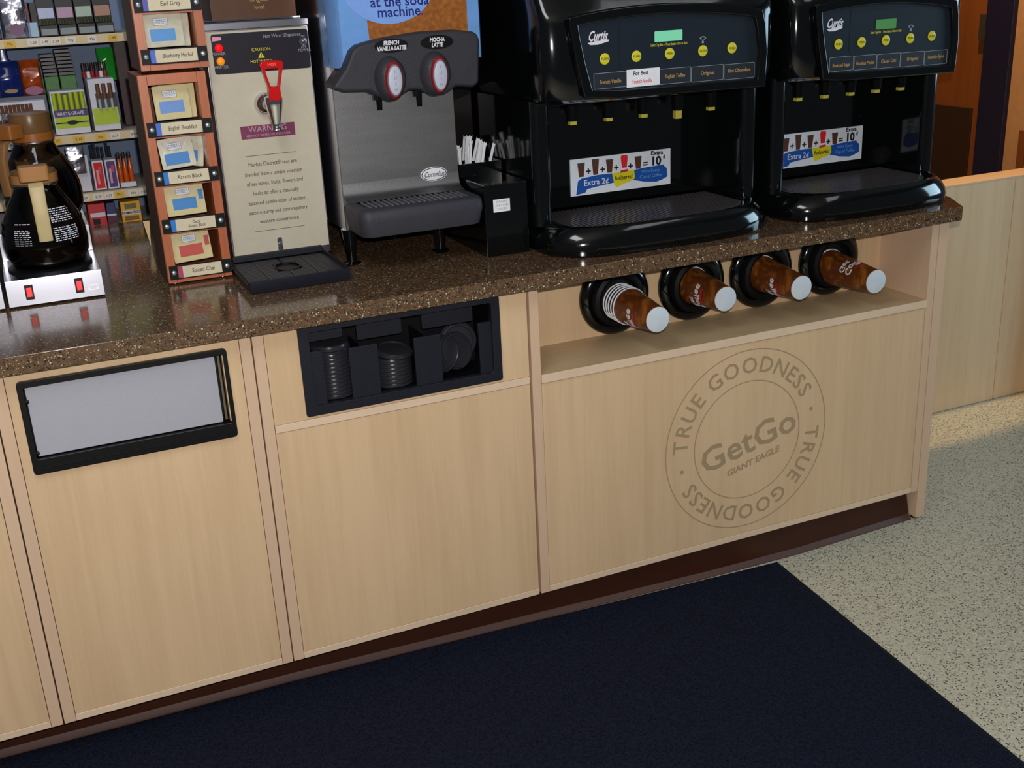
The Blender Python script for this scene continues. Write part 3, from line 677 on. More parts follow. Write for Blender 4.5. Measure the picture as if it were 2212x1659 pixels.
# charcoal head
hd_pts = [(.566, 1.322), (.592, 1.312), (.620, 1.3105), (.650, 1.309), (.668, 1.297), (.690, 1.2885), (.712, 1.289), (.728, 1.297), (.742, 1.304), (.768, 1.303), (.778, 1.296), (.800, 1.288),
          (.822, 1.288), (.838, 1.295), (.852, 1.304), (.893, 1.298), (.908, 1.306), (.915, 1.40), (.912, 1.412), (.90, 1.4190), (.86, 1.425), (.78, 1.4255), (.70, 1.4190), (.655, 1.412), (.632, 1.4065), (.618, 1.396), (.600, 1.362)]
hd = part('valve_head', MB().prism(front(.235), hd_pts, -.066, .02), CHARCOAL, cd, .008, seg=3)
for i, (px, nm, oy) in enumerate(((.698, 'FRENCH\nVANILLA LATTE', .706), (.803, 'MOCHA\nLATTE', .812))):
    fr = Fr((px, .214, 1.335-(i == 0)*0.003), (1, 0.05, 0), (0, -.06, 1))
    part('valve_dome', MB().lathe(fr, [(.046, -.010), (.043, .004), (.036, .017), (.030, .021)], 36, .82, 1.08), CHARCOAL, hd)
    part('button_ring', MB().lathe(fr, [(.030, .020), (.0305, .024), (.028, .027), (.0245, .027)], 36, .66, 1.30), mat('dark_red', (150, 22, 34), .3), hd)
    part('button_bezel', MB().lathe(fr, [(.0262, .026), (.0262, .0285), (.024, .030)], 36, .66, 1.30), mat('bezel_grey', (120, 120, 128), .35), hd)
    bt = part('push_button', MB().lathe(fr, [(.0232, .0285), (.0232, .031), (.021, .032), (.001, .032)], 36, .66, 1.32), mat('button_white', (190, 196, 216), .4), hd)
    pl = MB()
    for j, ch in enumerate('PUSH'): pl.text(fr, ch, .010, 0, .0175-.0125*j, c=.032)
    part('button_print', pl, GREYINK, bt)
    ov = part('flavor_plate', MB().prism(front(.2145), ell(oy, 1.4015+i*.0005, .0385, .0150, 36), 0, .0012), mat('plate_black', (5, 5, 8), .4), hd, label='black oval flavour plate')
    part('plate_print', MB().text(front(.2133, oy, 1.4015), nm, .0120, bold=.0005, sx=.78, line=.95, shear=.15), WHITEINK, ov)
    part('spout', MB().tube((px-.012+i*-.01, .275, 1.300), (px-.012+i*-.01, .275, 1.262), .0085, .0065, 14), GLOSSBLACK, hd)
    part('spout_lever', MB().box(px-.026+i*-.01, px-.014+i*-.01, .268, .276, 1.285, 1.300), BLACK, hd)
# advert door
ad = part('advert_door', MB().prism(TOP, [(.585, .30), (.590, .262), (.600, .252), (.930, .252), (.937, .262), (.937, .34), (.585, .34)], 1.36, 1.60), mat('advert_side_blue', (96, 136, 190), .35), cd, label='pale blue soda advert door')
part('upper_housing', MB().box(.60, .875, .345, .79, 1.601, 1.70), BLACK, cd)
fa = front(.2518)
part('advert_sheet', MB().fbox(fa, .606, .930, 1.365, 1.60, 0, .0006), LBLUE, ad)
part('soda_picture', MB().prism(fa, [(.672, 1.365), (.900, 1.365), (.904, 1.60), (.66, 1.60)], .0006, .0010), SODA, ad)
part('speech_bubble', MB().prism(fa, ell(.722, 1.533, .108, .088, 40), .0010, .0014), LBLUE2, ad)
part('advert_print', MB().text(fa, 'at the soda\nmachine.', .0300, .745, 1.480, bold=.0004, line=.72, c=.0014), mat('navy_ink', (28, 34, 120), .5), ad)

# ------------------------------------------------------------------ hot water dispenser
hw = thing('hot_water_dispenser', 'cream fronted hot water dispenser with red tap lever and black drip tray', 'dispenser', (.455, .6, .914))
hx0, hx1 = .337, .569
sh = .010     # panel is centred a hair right of the tray
part('steel_case', MB().box(hx0, hx1, .386, .82, .930, 1.450), STEEL, hw, .0015)
part('front_panel', MB().box(hx0+.0035, hx1-.0035, .3835, .3862, .948, 1.447), CREAM, hw, .0008, 'cream painted front panel')
part('lid', MB().box(hx0-.001, hx1+.001, .378, .822, 1.450, 1.4655), STEEL, hw, .002)
fp = front(.3835)
sc_ = part('status_panel', MB().prism(fp, rrect(.351, .566, 1.3575, 1.4425, .006), 0, .0008), PURPLEBLK, hw, label='dark plum status panel')
f4 = front(.3827)
pt = MB().text(f4, 'Hot Water Dispenser', .0110, .507, 1.4315, shear=.25, sx=.86).text(f4, 'POWER', .0085, .364, 1.401).text(f4, 'HEATER', .0085, .366, 1.3725)
pt.text(f4, 'ON', .007, .553, 1.4265).text(f4, 'OFF', .007, .554, 1.4035).text(f4, 'POWER', .0085, .555, 1.3965)
part('panel_print', pt, GREYINK, sc_)
part('caution_print', MB().text(f4, 'CAUTION', .0095, .4575, 1.4045).text(f4, 'HOT WATER', .0085, .4555, 1.3795).prism(f4, [(.449, 1.3865), (.464, 1.3865), (.4565, 1.3995)], 0, .0003), YELLOWINK, sc_)
part('triangle_mark', MB().text(f4, '!', .011, .4565, 1.3915, c=.0003, bold=.0003), INK, sc_)
part('pink_mark', MB().prism(f4, [(.3535, 1.4275), (.3735, 1.4295), (.3735, 1.4355), (.3535, 1.438)], 0, .0003), mat('pink_ink', (226, 150, 180), .5), sc_)
for z, m_, n_ in ((1.413, REDLED, 'red_indicator'), (1.385, AMBLED, 'amber_indicator')):
    part(n_, MB().lathe(front(.3827, .366, z), [(.0090, 0), (.0085, .003), (.006, .0055), (.001, .0065)], 22), m_, sc_)
sw = part('toggle_switch', MB().lathe(front(.3827, .5535, 1.4145), [(.0085, 0), (.0085, .003), (.005, .0035), (.005, .007)], 18), CHROME, sc_)
part('toggle_lever', MB().tube((.5535, .376, 1.4145), (.5545, .364, 1.420), .0022, .0034, 10), CHROME, sw)
wl = part('warning_label', MB().fbox(fp, .390, .5135, 1.2125, 1.2415, 0, .0006), PLUM, hw, label='plum coloured warning label')
part('warning_print', MB().text(front(.3829), 'WARNING', .0190, .4515, 1.2325, sx=.95).text(front(.3829), 'VERY HOT WATER, USE WITH CARE', .0075, .4515, 1.2185, sx=.83), mat('pink_grey_ink', (190, 150, 172), .5), wl)
story = ['Market District® teas are', 'blended from a unique selection', 'of tea leaves, fruits, flowers and', 'herbs to offer a classically', 'balanced combination of ancient', 'eastern purity and contemporary', 'western convenience']
st = MB()
for i, ln in enumerate(story): st.text(fp, ln, .0128, .4535, 1.1545-i*.0219, sx=.80 if i not in (0, 6) else .84, shear=.08)
st.fbox(fp, .393, .511, 1.1740, 1.1750, 0, .0003).fbox(fp, .393, .511, 1.0005, 1.0015, 0, .0003)
part('story_print', st, INKBROWN, hw)
gl = part('sight_gauge', MB().prism(fp, rrect(.4420, .4535, .949, .982, .004), 0, .004), STEEL, hw, .001)
part('gauge_loop', MB().path([(.4445, .379, .954), (.4445, .376, .966), (.4478, .375, .970), (.451, .376, .966), (.451, .379, .954)], .0012, 8), CHROME, gl)
# tap
tp = part('tap', MB().lathe(front(.3835, .452, 1.287), [(.0255, 0), (.0255, .004), (.024, .012), (.017, .020), (.012, .024), (.010, .045)], 30), CHROME, hw, label='chrome tap')
part('tap_body', MB().lathe(TOP_at((.462, .335, 1.232)), [(.0095, 0), (.0125, .001), (.0100, .006), (.0110, .016), (.0190, .052), (.0212, .066), (.0200, .073), (.009, .077)], 26), CHROME, tp)
part('tap_neck', MB().tube((.456, .352, 1.287), (.4615, .335, 1.290), .0105, .013, 16), CHROME, tp)
fl = Fr((.4635, .325, 1.300), (1, 0, 0), (-.02, -.05, 1))
part('tap_lever', MB().ring(fl, [(.012, 0), (.0125, .025), (.020, .055), (.0265, .077), (.022, .083), (0, .085), (-.022, .083), (-.0265, .077), (-.020, .055), (-.0125, .025), (-.012, 0), (0, -.003)],
     [(.0055, .027), (.0085, .032), (.0125, .048), (.0155, .062), (.0145, .066), (0, .067), (-.0145, .066), (-.0155, .062), (-.0125, .048), (-.0085, .032), (-.0055, .027), (0, .0265)], 0, .012), RED, tp, .0022, 'red plastic tap lever')
part('tap_lever_base', MB().loft([[TOP.p(.4635+a, .326+b, z) for a, b in rrect(-w_, w_, -.011, .011, .004)] for z, w_ in ((1.298, .014), (1.312, .0135), (1.328, .0125))]), RED, tp)
part('lever_print', MB().text(fl, 'HOT', .009, 0, .0755, c=.012), mat('pink_print', (250, 150, 140), .4), tp)
# drip tray of the hot water dispenser
dt = part('drip_tray', MB().loft([[TOP.p(a, b, z) for a, b in rrect(.3245+i, .549-i, .146+i, .384, .004)] for z, i in ((.9145, .004), (.917, .002), (.942, 0), (.9425, .001), (.9425, .0045), (.934, .005))]), TRAYBLACK, hw)
part('tray_back_lip', MB().box(.332, .545, .372, .3825, .936, .951), TRAYBLACK, dt, .002)
gs = MB()
for r0 in range(17):
    y = .160+r0*.0115
    for (s0, s1) in ((.322, .372), (.378, .428), (.434, .482), (.488, .534)):
        if .22 < y < .30 and s0 in (.434,) : s0 = .462
        if .22 < y < .30 and s0 == .378: s1 = .406
        gs.box(s0, s1, y, y+.0058, .9345, .9385)
gs.box(.373, .377, .16, .352, .9345, .939).box(.429, .433, .16, .222, .9345, .939).box(.483, .487, .16, .352, .9345, .939)
part('tray_grille', gs, mat('grille_slate', (40, 40, 46), .45), dt, kind='stuff')
part('drain_cup', MB().ring(TOP, ell(.434, .262, .030, .040, 28), ell(.434, .262, .0265, .036, 28), .9345, .9400), BLACK, dt)
part('drain_strainer', MB().prism(TOP, ell(.434, .262, .026, .036, 24), .9345, .9352), INK, dt)
# brown box on top of the dispenser
bx = thing('brown_tea_box', 'dark brown lettered box standing on top of the hot water dispenser', 'box', (.47, .55, 1.4665))
part('box_body', MB().box(.368, .560, .44, .62, 1.467, 1.70), mat('box_brown', (84, 50, 26), .4), bx, .002)
part('box_base', MB().box(.362, .566, .435, .625, 1.4665, 1.4695), CHROME, bx)
part('box_print', MB().text(front(.4399), 'original', .016, .478, 1.5095, sx=.9).text(front(.4399), 'ional.', .012, .478, 1.4925, bold=.0001), GOLDINK, bx)

# ------------------------------------------------------------------ tea rack (two stacked cherry wood racks)
TX0, TX1, TY0, TY1 = .181, .323, .340, .52
def tea_rack(z0, z1, dx, label, rows, ztop):
    t = thing('tea_rack', label, 'rack', ((TX0+TX1)/2+dx, .43, z0), 'cherry wood tea racks')
    x0, x1 = TX0+dx, TX1+dx
    for a_ in (x0, x1-.019):
        part('side_board', MB().box(a_, a_+.019, TY0, TY1, z0, z1), REDWOOD, t, .0008)
    part('side_veneer', MB().box(x0-.0012, x0-.0001, TY0+.002, TY1, z0+.001, z1-.001), mat('dark_veneer', (96, 68, 52), .6), t)
    part('bottom_board', MB().box(x0+.0192, x1-.0192, TY0, TY1, z0, z0+.012), REDWOOD, t, .0008)
    part('top_board', MB().box(x0+.0192, x1-.0192, TY0, TY1, z1-.022, z1), REDWOOD, t, .0008)
    part('back_board', MB().box(x0+.0192, x1-.0192, TY1-.006, TY1, z0+.0122, z1-.0222), mat('rack_back', (96, 52, 30), .6), t)
    for (zb, name, colm) in rows:
        fr = front(TY0-.0005)
        if zb > z0+.02: part('shelf', MB().box(x0+.0192, x1-.0192, TY0+.006, TY1-.007, zb-.004, zb), REDWOOD, t)
        br = part('name_bar', MB().fbox(fr, x0+.004, x1-.001, zb, zb+.0315, 0, .0030), BLACK, t, .0006)
        part('name_card', MB().fbox(fr, x0+.0225, x1-.0225, zb+.0030, zb+.0290, .0031, .0036), TAGCREAM, br)
        part('color_band', MB().fbox(fr, x0+.0225, x0+.033, zb+.0030, zb+.0290, .0036, .0039), colm, br)
        part('card_print', MB().text(front(TY0-.0041, (x0+x1)/2+.007, zb+.016), name, .0125 if '\n' not in name else .0105, shear=.1, sx=.72 if len(name) > 14 else .86, line=.8), INK, br)
        for s in (x0+.0135, x1-.0105):
            part('screw', MB().lathe(front(TY0-.0035, s, zb+.016), [(.0060, 0), (.0060, .0015), (.0045, .004), (.001, .0052)], 16), mat('screw_nickel', (190, 200, 205), .25, .8), br)
    return t
BLU = mat('band_blue', (70, 110, 210), .5); TBL = mat('band_teablue', (38, 120, 205), .5); PNK = mat('band_pink', (170, 70, 100), .5); VIO = mat('band_violet', (84, 84, 170), .5)
rackA = tea_rack(.918, 1.371, 0, 'lower cherry wood tea rack with four named rows beside the hot water dispenser',
         [(.926, 'Spiced Chai', PNK), (1.031, 'Decaf\nAssam Black', TBL), (1.136, 'Assam Black', TBL), (1.241, 'English Breakfast', BLU)], 1.371)
rackB = tea_rack(1.3785, 1.76, .011, 'upper cherry wood tea rack stacked on the lower one, cut by the top edge',
         [(1.391, 'Blueberry Herbal', BLU), (1.4955, 'Earl Grey', VIO), (1.60, 'Green Tea', VIO)], 1.70)
for x in (TX0+.02, TX1-.015):
    part('rubber_foot', MB().tube((x, .36, 1.3712), (x, .36, 1.3783), .007, .007, 12), RUBBER, rackB)
for x in (TX0+.015, TX1-.02):
    part('rubber_foot', MB().tube((x, .36, .9143), (x, .36, .9178), .008, .007, 12), STEEL, rackA)
def packet(label, x, y, z, w_, h_, colm, paper, tilt, lean=0, mark='sq', small=False):
    t = thing('tea_packet', label, 'tea packet', (x, y, z), 'tea packets in the racks')
    fr = Fr((x, y, z), (math.cos(tilt), 0, math.sin(tilt)), (-math.sin(tilt)*.99, .12+lean, math.cos(tilt)))
    part('sachet', MB().prism(fr, rrect(-w_/2, w_/2, 0, h_, .002, 2), -.004, 0), paper, t, .0012)
    part('brand_box', MB().fbox(fr, -.018, .012, h_-.026, h_-.011, 0, .0004), WHITE, t)
    part('brand_print', MB().ring(fr, rrect(-.018, .012, h_-.026, h_-.011, .0005, 1), rrect(-.0172, .0112, h_-.0252, h_-.0118, .0004, 1), .0004, .0007).text(fr, 'MARKET\nDISTRICT', .0058, -.003, h_-.0185, line=.8, c=.0004, sx=1.05), mat('slate_ink', (70, 100, 150), .5), t)
    part('color_block', MB().fbox(fr, -.028, .024, h_-.058, h_-.033, 0, .0004), colm, t)
    if small:
        part('side_block', MB().fbox(fr, .030, .040, h_-.040, h_-.018, 0, .0004), colm, t)
    return t
PB = mat('print_sky', (84, 150, 214), .35); PB2 = mat('print_periwinkle', (98, 142, 208), .4)
packet('clear wrapped tea packet with sky blue block in the Blueberry Herbal row', .252, .362, 1.4243, .082, .070, PB, TEACLEAR, .0)
packet('clear wrapped packet edge behind the blue one in the Blueberry Herbal row', .268, .385, 1.4243, .080, .069, PB, TEACLEAR, -.05)
packet('pale yellow tea packet with periwinkle block in the English Breakfast row', .249, .362, 1.2735, .076, .072, PB2, TEABAG, .02)
packet('yellow tea packet behind the front one in the English Breakfast row', .262, .380, 1.2735, .076, .074, PB2, TEABAG, -.03)
packet('clear wrapped tea packet with blue block in the upper Assam Black row', .245, .362, 1.1685, .074, .066, TEABLUE, TEACLEAR, .07)
packet('crumpled clear packet leaning behind in the upper Assam Black row', .262, .385, 1.1685, .074, .068, TEABLUE, TEACLEAR, -.16)
packet('cream tea packet with blue block in the Decaf Assam Black row', .246, .362, 1.0635, .086, .071, TEABLUE, TEABAG, .02, small=True)
packet('cream tea packet with red block in the Spiced Chai row', .246, .362, .9585, .086, .070, TEARED, TEABAG, .05, small=True)

# ------------------------------------------------------------------ warmers and decanters
def warmer(x0, x1, label):
    t = thing('coffee_warmer', label, 'warmer', ((x0+x1)/2, .5, .914), 'stainless decanter warmers')
    fz0, fz1 = .926, .973
    sd = Fr((0, 0, 0), (0, 1, 0), (0, 0, 1))
    part('steel_case', MB().prism(sd, [(.326, .918), (.333, .974), (.53, .979), (.534, 1.038), (.80, 1.042), (.80, .918)], x0, x1), STEEL, t, .0012)
    d = V((0, .007, .056)).normalized(); ff = Fr((x0, .326, .918), (1, 0, 0), d)
    for i, a_ in enumerate((.045, .146)):
        s = part('rocker_switch', MB().prism(ff, rrect(a_-.0085, a_+.0085, .012, .044, .001, 2), 0, .003), BLACK, t)
        part('rocker', MB().fbox(ff, a_-.0055, a_+.0055, .018, .038, .003, .0055), ROCKER, s, .001, 'glowing red rocker')
    part('rating_plate', MB().fbox(ff, .163, .185, .014, .026, 0, .0004), mat('plate_grey', (190, 186, 196), .35, .6), t)
    part('plate_print', MB().text(ff, 'CAUTION\nHOT', .0055, .174, .020, c=.0004, line=.8), GREYINK, t)
    part('hot_plate', MB().lathe(TOP_at(((x0+x1)/2, .432, .974)), [(.088, 0), (.088, .006), (.083, .0085), (.07, .0085)], 44), BLACK, t)
    part('hot_plate', MB().lathe(TOP_at(((x0+x1)/2, .655, 1.039)), [(.088, 0), (.088, .004), (.083, .0075), (.07, .0075)], 44), BLACK, t)
    for a_ in (x0+.012, x1-.012):
        for y in (.345, .78): part('foot', MB().tube((a_, y, .9143), (a_, y, .9185), .010, .010, 12), RUBBER, t)
    return t
warmer(-.153, .043, 'stainless two-step coffee warmer with glowing red switches and black decanters')
warmer(-.357, -.160, 'stainless warmer cut off by the left edge of the photo')
def decanter(cx, cy, cz, label, hdir, level, colm, hmat, top, writing):
    t = thing('coffee_decanter', label, 'decanter', (cx, cy, cz), 'glass coffee decanters')
    fr = TOP_at((cx, cy, cz))
    prof = [(.060, .001), (.076, .005), (.086, .024), (.0885, .050), (.086, .078), (.077, .108), (.063, .136), (.051, .156), (.0445, .170), (.0435, .178), (.0445, top-.004), (.0450, top)]
    part('glass_bowl', MB().lathe(fr, prof, 48, cap1=False), GLASS, t)
    cof = [(r-.0022, c+.0018) for r, c in prof if c < level]
    r_l = cof[-1][0]
    part('coffee', MB().lathe(fr, cof+[(r_l-.001, level)], 48), COFFEE, t)
    part('collar', MB().lathe(fr, [(.0455, .178), (.0480, .179), (.0480, .197), (.0455, .198)], 40, cap0=False, cap1=False), colm, t)
    part('band', MB().lathe(fr, [(.0455, .1745), (.0470, .175), (.0470, .1775), (.0455, .178)], 40, cap0=False, cap1=False), STEEL, t)
    part('pour_top', MB().lathe(fr, [(.0462, .198), (.0470, .200), (.0455, top-.002), (.0440, top+.003), (.030, top+.005), (.001, top+.005)], 40, cap0=False), mat('pour_top_brown', (112, 82, 50), .3), t)
    h = V((hdir[0], hdir[1], 0)).normalized(); s = V((-h.y, h.x, 0))
    C_ = V((cx, cy, cz))
    hf = Fr(C_+h*.046+V((0, 0, .161)), s, h)          # plan frame of the thumb piece
    part('thumb_block', MB().prism(Fr(C_+h*.046+V((0, 0, .158)), s, h), rrect(-.030, .030, 0, .042, .007), -.064, -.032), colm, t, .003)
    loops = []
    for d_, z_, w_, th in ((.078, .188, .0150, .009), (.090, .180, .0155, .008), (.099, .150, .0145, .0075), (.100, .110, .0145, .007), (.097, .066, .0140, .006)):
        c_ = C_+h*d_+V((0, 0, z_))
        loops.append([c_+s*(w_*math.copysign(abs(math.cos(q))**.5, math.cos(q)))+h*(th*math.copysign(abs(math.sin(q))**.5, math.sin(q))) for q in [2*PI*i/16 for i in range(16)]])
    part('handle', MB().loft(loops), hmat, t)
    if writing:
        wm = MB(); rnd = random.Random(5)
        def arc(a0, a1, z_, th_):
            n_ = max(2, int((a1-a0)/.09)); up_, lo_ = [], []
            rr = lambda q: next((r1+(r2-r1)*(q-c1)/(c2-c1) for (r1, c1), (r2, c2) in zip(prof, prof[1:]) if c1 <= q <= c2), .08)+.0006
            P_ = []
            for i in range(n_+1):
                an = a0+(a1-a0)*i/n_
                for q in (z_, z_+th_): P_.append(C_+V((rr(q)*math.cos(an), rr(q)*math.sin(an), q)))
            wm.add(P_, [(2*i, 2*i+2, 2*i+3, 2*i+1) for i in range(n_)])
        for i in range(16):
            z_ = .126-.0044*i
            e = 0
            while e < .62:
                l_ = rnd.uniform(.04, .12); arc(-1.35+e, -1.35+min(e+l_, .66), z_, .0017); e += l_+.03
            e = 0
            if 3 < i < 15:
                while e < .42:
                    l_ = rnd.uniform(.04, .12); arc(-2.35+e, -2.35+min(e+l_, .44), z_-.008, .0016); e += l_+.03
        part('printed_text', wm, WHITEINK, t, smooth=False)
    return t
decanter(-.055, .432, .9832, 'front glass coffee decanter with printed text and a cream handle', (0, -1), .100, mat('handle_tan', (164, 114, 62), .5), WOODHANDLE, .202, True)
decanter(-.040, .655, 1.0472, 'rear glass coffee decanter on the raised step, amber brown top', (-.75, -.66), .110, ORANGEBROWN, mat('handle_dim_tan', (140, 100, 60), .45), .238, False)

# ------------------------------------------------------------------ cream card leaning behind the tea rack
o = part('cream_card', MB().prism(Fr((.150, .80, .9145), (1, 0, 0), (0, .05, 1)), [(.046, 0), (.052, .066), (.036, .066)], -.001, .001), mat('card_cream', (226, 196, 146), .6), loc=(.16, .86, .9145))
tag(o, 'narrow cream card standing on the counter behind the tea rack', 'card')

# ------------------------------------------------------------------ merchandise shelves
ms = thing('display_shelves', 'pale shelving unit with price strips behind the counter at the left', 'shelves', (0, 1.35, 0))
part('back_panel', MB().box(-.6, .33, 1.50, 1.515, .0, 2.0), SHELFGREY, ms)
part('side_panel', MB().box(.322, .336, 1.195, 1.499, .0, 2.0), SHELFGREY, ms)
PRC = mat('price_strip', (214, 192, 150), .5); YTAG = mat('yellow_tag_mat', (218, 176, 60), .5); WTAG = mat('white_tag_mat', (222, 214, 204), .5)
for z in (1.436, 1.172, 1.007, .905):
    part('shelf', MB().box(-.59, .321, 1.202, 1.499, z-.016, z-.001), mat('shelf_metal', (186, 176, 160), .5), ms)
    if z > .95:
        ps = part('price_strip', MB().box(-.59, .321, 1.196, 1.2015, z-.024, z-.001), PRC, ms, .0008)
        random.seed(int(z*1000)); x = -.10
        while x < .29:
            w_ = random.uniform(.022, .03)
            tg = part('price_tag', MB().box(x, x+w_, 1.1950, 1.1959, z-.0215, z-.004), random.choice((YTAG, WTAG, WTAG)), ps)
            part('price_print', MB().text(front(1.1950), random.choice(('2.29', '1.49', '$3.99', '99¢')), .010, x+w_/2, z-.013), INK, tg)
            x += w_+random.choice((.003, .012, .03))
def col(n, r, g, b, ro=.45): return mat('merch_'+n, (r, g, b), ro)
YF = 1.22
def carton(name, label, cat, x0, x1, z0, z1, m_, panels=(), texts=(), d=.10, y=YF, bev=.002, group=None):
    t = thing(name, label, cat, ((x0+x1)/2, y+d/2, z0), group)
    part('body', MB().box(x0, x1, y, y+d, z0+.0004, z1), m_, t, bev)
    f = front(y)
    for k, (nm, a0, a1, b0, b1, pm) in enumerate(panels):
        W_, H_ = x1-x0, z1-z0
        part(nm, MB().fbox(f, x0+a0*W_, x0+a1*W_, z0+b0*H_, z0+b1*H_, 0, .0008+.0004*k), pm, t)
    for (s, sz, a, b, pm) in texts:
        part('lettering', MB().text(front(y-.0026), s, sz, x0+a*(x1-x0), z0+b*(z1-z0), bold=.0003, sx=.9), pm, t)
    return t
def pouch(name, label, cat, x0, x1, z0, z1, m_, panels=(), d=.04, y=YF, seed=1, texts=()):
    t = thing(name, label, cat, ((x0+x1)/2, y+d/2, z0))
    rnd = random.Random(seed); n = 12; loops = []
    for j in range(10):
        v = j/9; z = z0+.0004+(z1-z0)*v; th = d/2*(math.sin(PI*min(1, max(.0, .12+.86*v)))**.6)+.0015
        L = []
        for i in range(n):
            a_ = 2*PI*i/n; ca, sa = math.cos(a_), math.sin(a_)
            L.append(V(((x0+x1)/2+(x1-x0)/2*math.copysign(abs(ca)**.4, ca), y+d/2+th*math.copysign(abs(sa)**.8, sa)+rnd.uniform(-.0035, .0035)*(0 < j < 9), z)))
        loops.append(L)
    part('body', MB().loft(loops), m_, t)
    f = front(y-.002)
    for k, (nm, a0, a1, b0, b1, pm) in enumerate(panels):
        W_, H_ = x1-x0, z1-z0
        part(nm, MB().prism(f, ell(x0+(a0+a1)/2*W_, z0+(b0+b1)/2*H_, (a1-a0)/2*W_, (b1-b0)/2*H_, 20), 0, .002), pm, t)
    return t
FOIL = mat('foil', (190, 188, 205), .18, .9, noise=((40, 40, 40), .3, 3), bump=(45, 1.0))
# top row
carton('plum_packet', 'plum packet with a silver edge at the left end of the top display shelf', 'packet', -.125, -.062, 1.4365, 1.53, col('plum', 60, 20, 40), (('silver_edge', .55, 1, .3, 1, FOIL),))
pouch('foil_bag', 'crumpled silver foil bag on the top display shelf', 'bag', -.058, .010, 1.4365, 1.56, FOIL, (('label_panel', .3, .8, .04, .3, col('mauve', 110, 66, 100)),), seed=3)
carton('brown_carton', 'small red brown carton behind the pale blue box', 'carton', .000, .018, 1.4365, 1.527, col('rb', 110, 62, 54), y=1.27)
carton('black_carton', 'small black carton behind the pale blue box', 'carton', .020, .040, 1.4365, 1.525, col('blk', 24, 16, 20), y=1.27)
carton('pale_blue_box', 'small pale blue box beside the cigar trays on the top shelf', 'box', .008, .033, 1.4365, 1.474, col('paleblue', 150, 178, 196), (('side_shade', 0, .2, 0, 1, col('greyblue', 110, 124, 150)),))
CARDC = [col('cardA', 176, 178, 205), col('cardB', 176, 138, 160), col('cardC', 160, 178, 160), col('cardD', 166, 120, 100)]
OLIVE = mat('olive_cigars', (58, 60, 34), .5, noise=((200, 30, 200), .5, 3))
posn = ['lavender card', 'pink card', 'pale green card', 'tan card']
for i in range(4):
    xx = .037+i*.0488
    t = thing('cigar_tray', 'black open cigar tray with a %s, on the top shelf' % posn[i], 'tray', (xx+.022, 1.27, 1.4365), 'cigar trays on the top shelf')
    part('tray_case', MB().box(xx, xx+.046, YF, YF+.09, 1.4368, 1.464).box(xx, xx+.046, YF+.03, YF+.09, 1.464, 1.535), col('traydark', 14, 13, 18), t, .001)
    part('upper_card', MB().fbox(front(YF+.03), xx+.003, xx+.043, 1.482, 1.509, 0, .001), CARDC[i], t)
    part('lower_card', MB().fbox(front(YF), xx+.003, xx+.043, 1.4395, 1.4555, 0, .001), col('cardgrey', 122, 130, 132), t)
    for j in range(5):
        part('cigar', MB().tube((xx+.007+j*.008, YF+.012, 1.4642), (xx+.007+j*.008, YF+.026, 1.480), .0036, .0036, 8), OLIVE, t)
    part('cigar_row', MB().box(xx+.003, xx+.043, YF+.03, YF+.06, 1.5355, 1.545), OLIVE, t)
# second row
bp = pouch('blue_pouch', 'shiny dark blue pouch on the second display shelf', 'pouch', -.094, -.034, 1.280, 1.375, mat('blue_film', (22, 40, 110), .15), (('gold_oval', .22, .8, .10, .22, col('gold', 160, 120, 50)),), y=1.30)
part('pouch_neck', MB().loft([[V((-.068+a, 1.32+b, z)) for a, b in rrect(-w_, w_, -.009, .009, .006)] for z, w_ in ((1.372, .024), (1.380, .013), (1.410, .012), (1.414, .010))]), mat('blue_film', (22, 40, 110), .15), bp)
pouch('orange_pouch', 'orange pouch with a pink lower band on the second display shelf', 'pouch', -.032, .022, 1.280, 1.374, mat('orange_film', (170, 70, 20), .2, noise=((60, 60, 60), .4, 3)), (('pink_band', .08, .95, .0, .25, col('pinkband', 160, 90, 130)),), y=1.31, seed=5)
carton('riser_block', 'grey riser block the pouches stand on', 'riser', -.10, .024, 1.1735, 1.2795, col('riser', 90, 96, 108), y=1.295)
for i, (x0, x1, z1) in enumerate(((.028, .066, 1.395), (.069, .113, 1.403))):
    t = carton('pack_stack', ('shorter left' if i == 0 else 'taller right')+' column of dark packs over green packs on the second shelf', 'packs', x0, x1, 1.1735, 1.325, mat('green_pack', (40, 110, 26), .4, noise=((60, 60, 60), .4, 2)), y=1.33, group='columns of packs')
    for j in range(7):
        zz = 1.3255+j*.0103
        if zz+.009 < z1: part('pack', MB().box(x0-.002*j*.3, x1-.001*j, 1.33, 1.40, zz, zz+.0088), mat('dark_pack%d' % (j % 2), ((58, 60, 60), (28, 32, 30))[j % 2], .35), t, .001)
BROWNC = mat('cigar_brown', (104, 66, 46), .55, noise=((150, 150, 30), .25, 2)); REDT = col('redtip', 150, 30, 40)
for j in range(6):
    x = .134+j*.0115
    t = thing('dark_cigar', '%s from the left of the dark tipped cigars behind the cigar cartons' % ORD[j], 'cigar', (x, 1.30, 1.27), 'dark cigars on the second shelf')
    part('wrapper', MB().tube((x, 1.30, 1.1735), (x, 1.30, 1.357), .0048, .0045, 10), mat('dark_cigar_mat', (58, 40, 40), .4), t)
    part('tip', MB().tube((x, 1.2985, 1.316), (x, 1.2985, 1.333), .0056, .0056, 10), REDT if j % 3 != 1 else WHITE, t)
pouch('green_pouch', 'glossy bright green pouch at the right end of the second shelf', 'pouch', .180, .228, 1.300, 1.392, mat('green_film', (40, 150, 50), .12), y=1.34, seed=9)
carton('maroon_box', 'tall dark maroon box against the right side of the second shelf', 'box', .225, .262, 1.1735, 1.418, col('maroon', 50, 14, 24), y=1.30)
LIME = mat('lime_print', (170, 190, 30), .45); PURP = mat('purple_print', (74, 40, 110), .45); CARD = mat('white_card', (206, 204, 214), .5)
